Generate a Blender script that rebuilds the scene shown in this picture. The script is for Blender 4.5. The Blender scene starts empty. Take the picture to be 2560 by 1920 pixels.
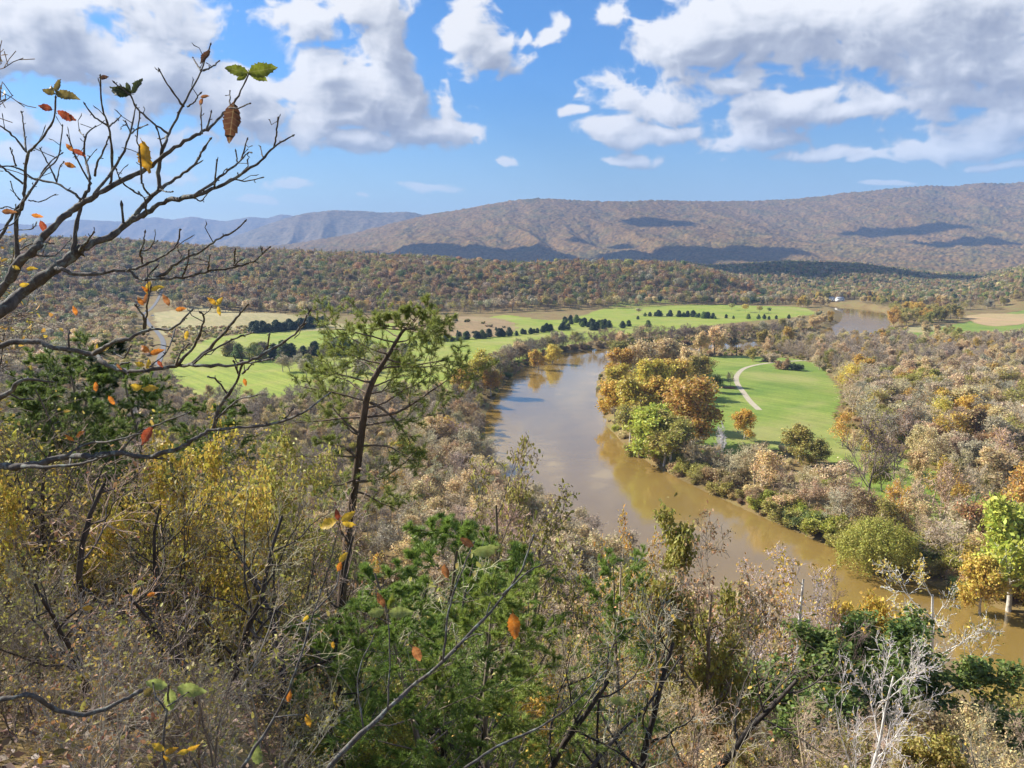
import bpy, math, random
import numpy as np
from mathutils import Vector, Matrix

R_ = math.radians
SEED = 7
random.seed(SEED)
rng = np.random.default_rng(SEED)
scene = bpy.context.scene
COL = scene.collection

# ------------------------------------------------------------------ camera
EYE = 85.0                      # eye height above the river, metres
PITCH = R_(9.1)
FPX = 1988.0                    # focal length in pixels of the 2560 px wide photograph
K = 2560.0 / 2212.0
cam = bpy.data.cameras.new('camera')
cam.sensor_width = 36.0
cam.lens = 36.0 * FPX / 2560.0
cam.clip_start = 0.05
cam.clip_end = 120000.0
camo = bpy.data.objects.new('camera', cam)
camo.location = (0, 0, EYE)
camo.rotation_euler = (math.pi / 2 - PITCH, 0, 0)
COL.objects.link(camo)
scene.camera = camo

# ------------------------------------------------------------------ light
SUN_AZ = R_(-64.0)              # seen from the camera: left, a little ahead
SUN_EL = R_(35.0)
SUNV = Vector((math.sin(SUN_AZ) * math.cos(SUN_EL), math.cos(SUN_AZ) * math.cos(SUN_EL), math.sin(SUN_EL)))
sun = bpy.data.lights.new('sun', 'SUN')
sun.energy = 5.0
sun.angle = R_(0.53)
sun.color = (1.0, 0.95, 0.86)
suno = bpy.data.objects.new('sun', sun)
suno.rotation_euler = SUNV.to_track_quat('Z', 'Y').to_euler()
suno.location = (0, 0, 300)
COL.objects.link(suno)

scene.view_settings.view_transform = 'Standard'
scene.view_settings.look = 'None'
scene.view_settings.exposure = 0.98
scene.view_settings.gamma = 1.0
scene.view_settings.use_curve_mapping = False
scene.render.engine = 'CYCLES'
cy = scene.cycles
cy.use_denoising = True
try:
    cy.denoiser = 'OPENIMAGEDENOISE'
    cy.denoising_input_passes = 'RGB_ALBEDO_NORMAL'
except Exception:
    pass
cy.max_bounces = 5
cy.diffuse_bounces = 2
cy.glossy_bounces = 2
cy.transmission_bounces = 2
cy.transparent_max_bounces = 4
cy.volume_bounces = 0
cy.use_adaptive_sampling = True
cy.adaptive_threshold = 0.015
cy.sample_clamp_indirect = 4.0
cy.caustics_reflective = False
cy.caustics_refractive = False

def lin(r, g, b):
    def f(c):
        c /= 255.0
        return c / 12.92 if c <= 0.04045 else ((c + 0.055) / 1.055) ** 2.4
    return (f(r), f(g), f(b), 1.0)

# ------------------------------------------------------------------ pixel helpers (2212 px wide reading of the photo)
CP, SP = math.cos(PITCH), math.sin(PITCH)
def ray(px, py):
    a = (px * K - 1280.0) / FPX
    b = (960.0 - py * K) / FPX
    return np.array([a, CP + b * SP, -SP + b * CP])
def G(px, py, z=2.5):
    d = ray(px, py)
    t = (z - EYE) / d[2]
    return d[0] * t, d[1] * t
def AT(px, py, Y):
    d = ray(px, py)
    t = Y / d[1]
    return np.array([d[0] * t, Y, EYE + d[2] * t])
def proj(x, y, z):
    dz = z - EYE
    fwd = y * CP - dz * SP
    up = y * SP + dz * CP
    fwd = np.maximum(fwd, 1e-3)
    return (x / fwd * FPX + 1280) / K, (960 - up / fwd * FPX) / K
def azel(px, py):
    d = ray(px, py)
    return math.atan2(d[0], d[1]), math.atan2(d[2], math.hypot(d[0], d[1]))

# ------------------------------------------------------------------ node expressions
class NX:
    """tiny wrapper so that shader maths can be written as expressions"""
    def __init__(s, nt, v): s.nt, s.v = nt, v
    def _m(s, op, o=0.0, o2=None):
        n = s.nt.nodes.new('ShaderNodeMath'); n.operation = op
        for i, q in enumerate((s, o, o2)):
            if q is None: continue
            if isinstance(q, NX): s.nt.links.new(q.v, n.inputs[i])
            else: n.inputs[i].default_value = q
        return NX(s.nt, n.outputs[0])
    def __add__(s, o): return s._m('ADD', o)
    __radd__ = __add__
    def __sub__(s, o): return s._m('SUBTRACT', o)
    def __rsub__(s, o): return (s * -1.0) + o
    def __mul__(s, o): return s._m('MULTIPLY', o)
    __rmul__ = __mul__
    def __truediv__(s, o): return s._m('DIVIDE', o)
    def max(s, o): return s._m('MAXIMUM', o)
    def min(s, o): return s._m('MINIMUM', o)
    def smax(s, o, k): return s._m('SMOOTH_MAX', o, k)
    def pw(s, o): return s._m('POWER', o)
    def clamp(s): return s.max(0.0).min(1.0)
    def sstep(s, a, b):
        n = s.nt.nodes.new('ShaderNodeMapRange'); n.interpolation_type = 'SMOOTHSTEP'
        s.nt.links.new(s.v, n.inputs[0]); n.inputs[1].default_value = a; n.inputs[2].default_value = b
        return NX(s.nt, n.outputs[0])
def vmath(nt, op, a, b):
    n = nt.nodes.new('ShaderNodeVectorMath'); n.operation = op
    for i, q in enumerate((a, b)):
        if q is None: continue
        if isinstance(q, bpy.types.NodeSocket): nt.links.new(q, n.inputs[i])
        else: n.inputs[i].default_value = q
    return n
def noise(nt, vec, scale, detail=4.0, rough=0.5, dist=0.0):
    n = nt.nodes.new('ShaderNodeTexNoise')
    n.inputs['Scale'].default_value = scale; n.inputs['Detail'].default_value = detail
    n.inputs['Roughness'].default_value = rough; n.inputs['Distortion'].default_value = dist
    if vec is not None: nt.links.new(vec, n.inputs['Vector'])
    return n
def mixc(nt, fac, a, b, mode='MIX'):
    n = nt.nodes.new('ShaderNodeMix'); n.data_type = 'RGBA'; n.blend_type = mode
    for i, q in ((0, fac), (6, a), (7, b)):
        if isinstance(q, NX): q = q.v
        if isinstance(q, bpy.types.NodeSocket): nt.links.new(q, n.inputs[i])
        else: n.inputs[i].default_value = q
    return n.outputs[2]
def ramp(nt, fac, stops, interp='LINEAR'):
    n = nt.nodes.new('ShaderNodeValToRGB'); cr = n.color_ramp; cr.interpolation = interp
    while len(cr.elements) < len(stops): cr.elements.new(0.5)
    for e, (p, c) in zip(cr.elements, stops): e.position = p; e.color = c
    nt.links.new(fac.v if isinstance(fac, NX) else fac, n.inputs[0])
    return n.outputs[0]

# ------------------------------------------------------------------ world: Nishita sky with cumulus in the air
world = bpy.data.worlds.new('World'); scene.world = world; world.use_nodes = True
nt = world.node_tree; nt.nodes.clear()
sky = nt.nodes.new('ShaderNodeTexSky'); sky.sky_type = 'NISHITA'; sky.sun_disc = False
sky.sun_elevation = SUN_EL; sky.sun_rotation = SUN_AZ
sky.air_density = 1.0; sky.dust_density = 0.9; sky.ozone_density = 2.6; sky.altitude = 250
CLOUDS = [  # centre x, y and half sizes in the 2212 px reading, weight
 (120,70,270,105,1),(320,40,170,80,.78),(40,130,150,50,.8),
 (650,35,110,62,1),(770,15,120,60,.9),
 (365,180,85,75,1),(300,215,60,60,.8),(510,225,115,75,.9),(585,270,80,50,.5),(440,290,150,45,.35),
 (725,170,80,70,.95),(850,110,85,70,.85),(800,215,160,85,1.05),(930,285,95,42,1.1),(700,275,100,55,.85),(780,312,110,30,.8),
 (1020,60,75,75,1),(1050,110,90,70,.9),(1130,75,25,25,.4),
 (1195,85,48,30,.7),(1220,60,32,32,.6),(1320,40,42,42,.7),(1340,10,35,30,.6),
 (1560,80,160,95,1),(1720,40,180,90,1),(1900,60,200,110,1.05),(2100,60,220,120,1.05),(2080,150,220,50,.9),(1480,100,70,50,.7),
 (1345,205,70,55,1),(1260,245,40,16,.5),(1325,285,68,30,.95),(1440,230,110,55,.85),(1450,285,90,22,.7),(1590,180,70,30,.6),
 (1620,295,110,45,.9),(1680,235,110,55,.8),(1740,205,70,40,.7),(1850,240,140,55,.95),(2040,215,160,45,1.05),(2150,260,160,70,.95),(1760,335,170,24,.7),(2050,320,190,40,.8),(2170,370,90,14,.5),(1850,350,40,16,.5),
 (1095,350,40,18,.22),(1360,346,75,26,.36),(930,400,75,15,.5),(790,433,32,11,.5),(640,405,90,18,.25),(560,440,80,12,.3),
 (60,265,70,26,.7),(180,275,110,45,.7),(280,310,110,35,.6),(60,345,120,35,.45),(300,380,220,30,.3),(120,430,160,30,.3),(1920,408,40,6,.4),
]
# value noise for terrain
_tab = np.random.default_rng(99).random((256, 256))
def vnoise(x, y):
    xi = np.floor(x).astype(int); yi = np.floor(y).astype(int)
    fx = x - xi; fy = y - yi; fx = fx * fx * (3 - 2 * fx); fy = fy * fy * (3 - 2 * fy)
    g = lambda i, j: _tab[i & 255, j & 255]
    return (g(xi, yi) * (1 - fx) + g(xi + 1, yi) * fx) * (1 - fy) + (g(xi, yi + 1) * (1 - fx) + g(xi + 1, yi + 1) * fx) * fy
def fbm(x, y, o=4, gain=0.5):
    s = 0; a = 1.0; t = 0
    for k in range(o):
        s = s + a * vnoise(x * 2 ** k + 17.3 * k, y * 2 ** k + 5.1 * k); t += a; a *= gain
    return s / t
def sstep(a, b, x):
    t = np.clip((x - a) / (b - a), 0, 1); return t * t * (3 - 2 * t)

def cloud_picture():
    """numbers for a broken cumulus sky over azimuth / elevation, self shadowed towards the sun"""
    U0, U1, V0, V1 = -0.70, 0.70, 0.0, 0.42
    W, Hh = 2000, 600
    u = np.linspace(U0, U1, W)[None, :].repeat(Hh, 0); v = np.linspace(V0, V1, Hh)[:, None].repeat(W, 1)
    el_s = 1.0 / (0.35 + v * 2.2)                     # clouds look smaller and flatter towards the horizon
    wx = fbm(u * 15 + 3, v * 24, 3, .45) - .5; wy = fbm(u * 15 + 40, v * 24 + 9, 3, .45) - .5
    p, q = u + wx * 0.040, v + wy * 0.024
    acc = np.full(u.shape, -1.3); pxw = K / FPX
    bottom = np.zeros(u.shape)
    for cx, cy_, rx, ry, wt in CLOUDS:
        cu, cv = azel(cx, cy_); a, b = rx * pxw * 1.05, ry * pxw * 1.05
        dv = (q - cv) / b
        dv = np.where(dv < 0, dv * 1.15, dv)
        d = 1.0 - np.sqrt(((p - cu) / a) ** 2 + dv ** 2) + (wt - 1.0) * 0.5
        k = 0.10; h = np.maximum(k - np.abs(acc - d), 0) / k
        acc = np.maximum(acc, d) + h * h * k * 0.25
    n = fbm(p * 20, q * 30, 7, 0.50); ns_ = fbm(p * 20, q * 30, 3, 0.42)
    bl = 0; amp = 1.0; tt = 0
    for o in range(5):
        z = 2.0 ** o
        bl = bl + amp * (1 - np.abs(2 * vnoise(p * 30 * z + 7 * o, q * 42 * z + 3 * o) - 1)); tt += amp; amp *= 0.52
    bl = bl / tt
    fine = fbm(p * 160, q * 220, 3)
    d = acc * 1.0 + (n - .5) * 1.15 + (bl - .60) * 1.0 + (fine - .5) * 0.04 - 0.085
    tau = np.clip(d, 0, 1.1)
    # march towards the sun (left and up in the sky) collecting cloud
    opt = np.zeros(u.shape)
    du, dv = (U1 - U0) / W, (V1 - V0) / Hh
    for k in range(1, 19):
        s_ = 0.0042 * k * (1 + 0.05 * k)
        sx = int(round(-s_ * 0.62 / du)); sy = int(round(s_ * 0.78 / dv))
        sh = np.roll(tau, (-sy, -sx), (0, 1))
        if sy > 0: sh[-sy:, :] = tau[-1:, :]
        opt += sh * (0.40 / (1 + 0.13 * k))
    lit = np.exp(-opt * 0.62)
    powder = 0.70 + 0.30 * np.clip(tau * 2.2, 0, 1)
    wisp = np.clip((0.55 - d) / 0.55, 0, 1)
    ds = acc + (ns_ - .5) * 1.15 + (bl - .60) * .8
    rl = lambda f, sy, sx: f - np.roll(np.roll(f, -sy, 0), sx, 1)
    relief = rl(d, 6, 5) * .16 + rl(ds, 16, 11) * .26 + rl(ds, 44, 28) * .38
    br = np.clip(lit * powder * .95 + wisp * 0.14 + relief + (fine - .5) * .04 + .07, 0, 1)
    c0, c1, c2, c3 = (np.array(lin(*c)[:3]) for c in ((158, 164, 179), (184, 189, 200), (222, 225, 231), (252, 252, 253)))
    x = br[..., None]
    col = np.where(x < .3, c0 + (c1 - c0) * x / .3, np.where(x < .6, c1 + (c2 - c1) * (x - .3) / .3, c2 + (c3 - c2) * (x - .6) / .4))
    al = sstep(-0.09, 0.33, d) * 0.985 * (.38 + .62 * sstep(0.04, 0.16, v))
    img = bpy.data.images.new('cumulus', W, Hh, alpha=True, float_buffer=True)
    img.colorspace_settings.name = 'Non-Color'; img.alpha_mode = 'CHANNEL_PACKED'
    pix = np.concatenate([col, al[..., None]], -1).astype(np.float32)
    img.pixels.foreach_set(pix.ravel()); img.update(); img.pack()
    return img, (U0, U1, V0, V1)
img, (U0, U1, V0, V1) = cloud_picture()
tc = nt.nodes.new('ShaderNodeTexCoord')
sp = nt.nodes.new('ShaderNodeSeparateXYZ'); nt.links.new(tc.outputs['Generated'], sp.inputs[0])
dx, dy, dz = (NX(nt, sp.outputs[i]) for i in range(3))
az = dx._m('ARCTAN2', dy); el = dz.max(-0.999).min(0.999)._m('ARCSINE')
cx = nt.nodes.new('ShaderNodeCombineXYZ')
nt.links.new(((az - U0) * (1 / (U1 - U0))).v, cx.inputs[0]); nt.links.new(((el - V0) * (1 / (V1 - V0))).v, cx.inputs[1])
tx = nt.nodes.new('ShaderNodeTexImage'); tx.image = img; tx.extension = 'MIRROR'; tx.interpolation = 'Cubic'
nt.links.new(cx.outputs[0], tx.inputs['Vector'])
skyc = vmath(nt, 'SCALE', sky.outputs[0], None); skyc.inputs['Scale'].default_value = 0.061
tint = mixc(nt, 1.0, skyc.outputs[0], mixc(nt, el.sstep(0.03, 0.24), (0.86, 1.02, 1.12, 1), (0.42, 0.86, 1.28, 1)), 'MULTIPLY')
above = dz.sstep(0.0, 0.02)
cl = vmath(nt, 'SCALE', tx.outputs['Color'], None); cl.inputs['Scale'].default_value = 0.53
skymix = mixc(nt, NX(nt, tx.outputs['Alpha']) * above, tint, cl.outputs[0])
bg = nt.nodes.new('ShaderNodeBackground'); bg.inputs['Strength'].default_value = 1.0
nt.links.new(skymix, bg.inputs['Color'])
wo = nt.nodes.new('ShaderNodeOutputWorld'); nt.links.new(bg.outputs[0], wo.inputs['Surface'])
world.cycles.sampling_method = 'MANUAL'; world.cycles.sample_map_resolution = 512

# ------------------------------------------------------------------ object helpers
def tag(o, label=None, cat=None, group=None, kind=None):
    if label: o['label'] = label
    if cat: o['category'] = cat
    if group: o['group'] = group
    if kind: o['kind'] = kind
    return o
def mesh(name, V, F, mat=None, smooth=False):
    """V (n,3) array; F (m,3) or (m,4) int array, or a list of such arrays"""
    me = bpy.data.meshes.new(name)
    Fs = F if isinstance(F, list) else [F]
    Fs = [np.asarray(f, dtype=np.int32) for f in Fs if len(f)]
    loops = np.concatenate([f.ravel() for f in Fs]) if Fs else np.zeros(0, np.int32)
    sizes = np.concatenate([np.full(len(f), f.shape[1], np.int32) for f in Fs]) if Fs else np.zeros(0, np.int32)
    V = np.ascontiguousarray(V, dtype=np.float32)
    me.vertices.add(len(V)); me.vertices.foreach_set('co', V.ravel())
    me.loops.add(len(loops)); me.loops.foreach_set('vertex_index', loops)
    me.polygons.add(len(sizes))
    starts = np.zeros(len(sizes), np.int32)
    if len(sizes): starts[1:] = np.cumsum(sizes)[:-1]
    me.polygons.foreach_set('loop_start', starts); me.polygons.foreach_set('loop_total', sizes)
    if smooth: me.polygons.foreach_set('use_smooth', np.ones(len(sizes), bool))
    if mat: me.materials.append(mat)
    me.update(calc_edges=True); me.validate(clean_customdata=False)
    return me
def obj(name, me, parent=None, color=None):
    o = bpy.data.objects.new(name, me); COL.objects.link(o)
    if parent: o.parent = parent
    if color is not None: o.color = (color[0], color[1], color[2], 1)
    return o
def empty(name, loc, rz=0.0, sc=(1, 1, 1), rx=0.0, ry=0.0):
    o = bpy.data.objects.new(name, None); COL.objects.link(o)
    o.location = loc; o.rotation_euler = (rx, ry, rz); o.scale = sc; o.empty_display_size = 0.3
    return o

def norm(v): return v / np.maximum(np.linalg.norm(v, axis=-1, keepdims=True), 1e-9)
def tubes(P0, P1, r0, r1, sides=3):
    """separate tapered prisms for arrays of segments"""
    P0, P1 = np.asarray(P0, float), np.asarray(P1, float)
    r0, r1 = np.asarray(r0, float), np.asarray(r1, float)
    d = norm(P1 - P0)
    up = np.where(np.abs(d[:, 2:3]) > 0.9, np.array([[1., 0, 0]]), np.array([[0, 0, 1.]]))
    a = norm(np.cross(d, up)); b = np.cross(d, a)
    n = len(P0); ang = np.arange(sides) * 2 * math.pi / sides
    c, s = np.cos(ang)[None, :, None], np.sin(ang)[None, :, None]
    ring = a[:, None] * c + b[:, None] * s
    e = d * (0.3 * r1)[:, None]
    V = np.concatenate([P0[:, None] - e[:, None] + ring * r0[:, None, None], P1[:, None] + e[:, None] + ring * r1[:, None, None]], 1).reshape(-1, 3)
    i = np.arange(sides); j = (i + 1) % sides
    f = np.stack([i, j, j + sides, i + sides], 1)
    F = (np.arange(n) * 2 * sides)[:, None, None] + f[None]
    return V, F.reshape(-1, 4)
def polytube(pts, rad, sides=8):
    """one continuous tapered tube along a polyline, closed ends"""
    pts = np.asarray(pts, float); rad = np.asarray(rad, float); n = len(pts)
    t = np.zeros_like(pts); t[1:-1] = pts[2:] - pts[:-2]; t[0] = pts[1] - pts[0]; t[-1] = pts[-1] - pts[-2]
    t = norm(t); ref = np.array([0.3, 0.9, 0.1]); V = []
    for k in range(n):
        a = np.cross(t[k], ref); a /= np.linalg.norm(a); b = np.cross(t[k], a)
        an = np.arange(sides) * 2 * math.pi / sides
        V.append(pts[k] + rad[k] * (np.cos(an)[:, None] * a + np.sin(an)[:, None] * b))
    V = np.concatenate(V + [pts[:1], pts[-1:]])
    i = np.arange(sides); j = (i + 1) % sides
    Q = np.concatenate([np.stack([k * sides + i, k * sides + j, (k + 1) * sides + j, (k + 1) * sides + i], 1) for k in range(n - 1)])
    T = np.concatenate([np.stack([j, i, np.full(sides, n * sides)], 1), np.stack([(n - 1) * sides + i, (n - 1) * sides + j, np.full(sides, n * sides + 1)], 1)])
    return V, Q, T
def rand_dirs(n, r):
    v = r.normal(size=(n, 3)); return norm(v)
def leaf_quads(P, size, r, up=0.3, aspect=0.55, outward=None):
    """diamond leaves at points P"""
    n = len(P)
    nrm = rand_dirs(n, r); nrm[:, 2] += up
    if outward is not None: nrm += outward
    nrm = norm(nrm); t = norm(np.cross(nrm, rand_dirs(n, r))); b = np.cross(nrm, t)
    s = (size * r.uniform(0.6, 1.35, n))[:, None]
    V = np.stack([P - t * s * .5, P - b * s * .5 * aspect + nrm * s * .06, P + t * s * .5, P + b * s * .5 * aspect + nrm * s * .06], 1).reshape(-1, 3)
    return V, np.arange(4 * n).reshape(-1, 4)
def leaf_folds(P, size, r, up=0.3, aspect=0.55, outward=None):
    """pointed oval leaves folded along the midrib"""
    n = len(P); nrm = rand_dirs(n, r); nrm[:, 2] += up
    if outward is not None: nrm += outward
    nrm = norm(nrm); t = norm(np.cross(nrm, rand_dirs(n, r))); b = np.cross(nrm, t)
    s = (size * r.uniform(0.5, 1.4, n))[:, None]; w = s * .5 * aspect * r.uniform(.7, 1.15, n)[:, None]; cu = s * r.uniform(-.22, .12, n)[:, None]
    q = lambda u, v, k: P + t * s * u + b * w * v + nrm * (np.abs(v) * w * .35 + cu * k)
    V = np.stack([q(-.5, 0, 0), q(-.2, -1, .1), q(.2, -.85, .45), q(.55, 0, 1), q(.2, .85, .45), q(-.2, 1, .1)], 1).reshape(-1, 3)
    o = np.arange(n)[:, None] * 6
    return V, np.concatenate([o + np.array([[0, 1, 2, 3]]), o + np.array([[0, 3, 4, 5]])])
def needle_tris(P, D, length, width, k, r, spread=0.9):
    n = len(P); P = np.repeat(P, k, 0); D = np.repeat(D, k, 0)
    d = norm(D + rand_dirs(n * k, r) * spread); s = norm(np.cross(d, rand_dirs(n * k, r)))
    L = (length * r.uniform(.7, 1.2, n * k))[:, None]
    V = np.stack([P - s * width, P + s * width, P + d * L], 1).reshape(-1, 3)
    return V, np.arange(3 * n * k).reshape(-1, 3)

# ------------------------------------------------------------------ materials
def new_mat(name):
    m = bpy.data.materials.new(name); m.use_nodes = True
    t = m.node_tree; t.nodes.clear()
    out = t.nodes.new('ShaderNodeOutputMaterial'); return m, t, out
def principled(t, out, rough=0.8, spec=0.3):
    b = t.nodes.new('ShaderNodeBsdfPrincipled'); b.inputs['Roughness'].default_value = rough
    b.inputs['Specular IOR Level'].default_value = spec
    t.links.new(b.outputs[0], out.inputs['Surface']); return b
def posvec(t):
    g = t.nodes.new('ShaderNodeNewGeometry'); return g
def flat_mat(name, col, rough=0.7, var=0.25, scale=3.0, spec=0.3):
    m, t, out = new_mat(name); b = principled(t, out, rough, spec)
    n = noise(t, t.nodes.new('ShaderNodeTexCoord').outputs['Object'], scale, 4)
    dark = tuple(c * (1 - var) for c in col[:3]) + (1,); lite = tuple(min(1, c * (1 + var)) for c in col[:3]) + (1,)
    t.links.new(ramp(t, n.outputs[0], [(0.3, dark), (0.7, lite)]), b.inputs['Base Color'])
    return m
def leaf_mat(name, source='OBJECT', palette=None, transl=0.35, var=0.35, hue=0.03, rough=0.55):
    m, t, out = new_mat(name)
    g = t.nodes.new('ShaderNodeNewGeometry'); oi = t.nodes.new('ShaderNodeObjectInfo')
    if source == 'OBJECT': col = oi.outputs['Color']
    else:
        at = t.nodes.new('ShaderNodeAttribute'); at.attribute_type = 'INSTANCER'; at.attribute_name = 'tint'; col = at.outputs['Color']
    rp = NX(t, g.outputs['Random Per Island'])
    hsv = t.nodes.new('ShaderNodeHueSaturation')
    t.links.new((rp * (2 * hue) + (0.5 - hue)).v, hsv.inputs['Hue'])
    rv = (rp * 7.31)._m('FRACT')
    t.links.new((rv * (2 * var) + (1 - var)).v, hsv.inputs['Value'])
    t.links.new(col, hsv.inputs['Color'])
    b = t.nodes.new('ShaderNodeBsdfPrincipled'); b.inputs['Roughness'].default_value = rough; b.inputs['Specular IOR Level'].default_value = 0.35
    tr = t.nodes.new('ShaderNodeBsdfTranslucent'); mx = t.nodes.new('ShaderNodeMixShader'); mx.inputs[0].default_value = transl
    t.links.new(hsv.outputs[0], b.inputs['Base Color']); t.links.new(hsv.outputs[0], tr.inputs['Color'])
    t.links.new(b.outputs[0], mx.inputs[1]); t.links.new(tr.outputs[0], mx.inputs[2]); t.links.new(mx.outputs[0], out.inputs['Surface'])
    return m
def bark_mat(name, col=None, scale=6.0, bump=0.6, lichen=0.0):
    m, t, out = new_mat(name); b = principled(t, out, 0.85, 0.2)
    tcn = t.nodes.new('ShaderNodeTexCoord')
    v = vmath(t, 'MULTIPLY', tcn.outputs['Object'], (1, 1, 0.35)).outputs[0]
    n = noise(t, v, scale, 6, 0.65)
    if col is None: base = t.nodes.new('ShaderNodeObjectInfo').outputs['Color']
    else:
        rgb = t.nodes.new('ShaderNodeRGB'); rgb.outputs[0].default_value = col; base = rgb.outputs[0]
    f = ramp(t, n.outputs[0], [(0.3, (0.45, 0.45, 0.45, 1)), (0.7, (1.35, 1.35, 1.35, 1))])
    c = mixc(t, 1.0, base, f, 'MULTIPLY')
    if lichen:
        n2 = noise(t, tcn.outputs['Object'], scale * 0.8, 5, 0.7)
        c = mixc(t, ramp(t, n2.outputs[0], [(0.52, (0, 0, 0, 1)), (0.62, (lichen,) * 3 + (1,))]), c, lin(150, 160, 150))
    t.links.new(c, b.inputs['Base Color'])
    bp = t.nodes.new('ShaderNodeBump'); bp.inputs['Strength'].default_value = bump; bp.inputs['Distance'].default_value = 0.01
    t.links.new(n.outputs[0], bp.inputs['Height']); t.links.new(bp.outputs[0], b.inputs['Normal'])
    return m
M_LEAF = leaf_mat('leaf')
M_NEEDLE = leaf_mat('needle', transl=0.35, var=0.4, hue=0.02, rough=0.45)
M_BARK = bark_mat('bark')
C = dict(gold=(.64,.43,.085), yellow=(.66,.53,.10), olive=(.42,.37,.09), green=(.19,.25,.06), fresh=(.27,.35,.075), dkgreen=(.055,.085,.035), orange=(.64,.40,.10),
         rust=(.50,.29,.12), brown=(.42,.30,.15), tan=(.72,.56,.28), red=(.27,.06,.045), lime=(.48,.48,.08), pink=(.66,.52,.32), grey=(.50,.43,.27))
BK = dict(grey=(.43,.375,.285), pale=(.62,.57,.49), brown=(.24,.19,.145), dark=(.085,.07,.06), pinkish=(.60,.49,.34), white=(.72,.69,.64), tan=(.58,.47,.33))

# ------------------------------------------------------------------ terrain
RIVER = np.array([(420,-120),(300,40),(200,118),(112,150),(78,192),(50,250),(22,334),(18,430),(26,530),(40,610),(66,680),(120,728),(195,748),(270,792),(335,850),(390,915),(462,1040),(530,1200),(560,1310),(550,1400),(470,1470),(380,1500)], float)
RHW = 32.0
def catmull(P, n=12):
    P = np.asarray(P, float); Q = np.vstack([2 * P[0] - P[1], P, 2 * P[-1] - P[-2]]); out = []
    for i in range(1, len(Q) - 2):
        t = np.linspace(0, 1, n, endpoint=False)[:, None]
        a, b, c, d = Q[i - 1], Q[i], Q[i + 1], Q[i + 2]
        out.append(.5 * (2 * b + (c - a) * t + (2 * a - 5 * b + 4 * c - d) * t ** 2 + (3 * b - a - 3 * c + d) * t ** 3))
    return np.vstack(out + [P[-1:]])
RC = catmull(RIVER, 10)
def polydist(x, y, P):
    x = np.asarray(x, float); y = np.asarray(y, float)
    best = np.full(x.shape, 1e9)
    for (x0, y0), (x1, y1) in zip(P[:-1], P[1:]):
        ex, ey = x1 - x0, y1 - y0; l2 = ex * ex + ey * ey
        t = np.clip(((x - x0) * ex + (y - y0) * ey) / l2, 0, 1)
        best = np.minimum(best, np.hypot(x - x0 - t * ex, y - y0 - t * ey))
    return best
def rdist(x, y):
    d = polydist(x, y, RC[::3])
    return d + 3.0 * (fbm(np.asarray(x) / 23.0, np.asarray(y) / 23.0, 2) - .5)
def inside(x, y, poly):
    x = np.asarray(x, float); y = np.asarray(y, float); c = np.zeros(x.shape, bool)
    n = len(poly); j = n - 1
    for i in range(n):
        xi, yi = poly[i]; xj, yj = poly[j]
        c ^= ((yi > y) != (yj > y)) & (x < (xj - xi) * (y - yi) / (yj - yi + 1e-12) + xi); j = i
    return c
def hill_table(rows):
    a = np.array([((r[0] * K - 1280) / FPX) / 1.0129 for r in rows])
    B = np.array([r[1] for r in rows], float); Rr = np.array([r[2] for r in rows], float)
    Z = EYE + (553 - np.array([r[3] for r in rows], float)) * K / FPX * Rr * 1.0 - np.array([r[4] if len(r) > 4 else 20 for r in rows])
    return a, B, Rr, Z
HILL_A = hill_table([(-900,600,1500,500),(-300,650,1600,505),(0,800,1800,512),(200,1100,2000,517),(300,1220,2000,521),(500,1160,1900,537),(650,1100,1800,544),(850,1135,1750,551),(1000,1155,1700,560),(1100,1180,1650,569),(1300,1250,1700,563),(1480,1330,1700,569),(1600,1350,1640,602),(1700,1345,1500,645),(1740,1345,1480,668),(1800,1345,1470,706),(2000,1345,1470,710),(3000,1345,1470,710)])
HILL_B = hill_table([(-900,2000,2700,640),(1300,1900,2600,640),(1500,1850,2600,572),(1600,1800,2600,568),(1700,1780,2600,562),(1850,1750,2600,566),(2000,1850,2600,585),(2212,2000,2600,590),(3200,2000,2600,585)])
HILL_C = hill_table([(-900,1500,1700,720),(1700,1700,1900,700),(1900,1600,1900,662),(2000,1560,1900,640),(2080,1400,1850,618),(2150,1280,1800,598),(2212,1200,1750,580),(2500,1100,1700,550),(3200,1000,1700,540)])
def hillz(x, y, T, pw=1.0):
    a = x / np.maximum(y, 1.0)
    B = np.interp(a, T[0], T[1]); Rr = np.interp(a, T[0], T[2]); Z = np.interp(a, T[0], T[3])
    t = sstep(0, 1, np.clip((y - B) / (Rr - B), 0, 1) ** 0.8)
    bump = (fbm(x / 160.0, y / 160.0, 3) - .5) * 44 * t * (1 - t) * 4 * .6
    return np.maximum(Z, 0) * t + bump * (Z > 5)
def near_slope(x, y):
    w = y + 0.30 * x + 10 * (fbm(x / 40.0 + 3, y / 40.0, 2) - .5) * sstep(20, 60, np.hypot(x, y))
    mixr = sstep(-0.42, -0.08, x / np.maximum(np.abs(y), 2.0))
    g1 = 0.50 + 0.38 * mixr                     # brow of the bluff: gentle on the left, steep ahead
    s = np.where(w < 15, g1 * w, g1 * 15 + 0.56 * (w - 15))
    return EYE - 1.65 - np.where(w < 0, 0.05 * w, s)
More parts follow.
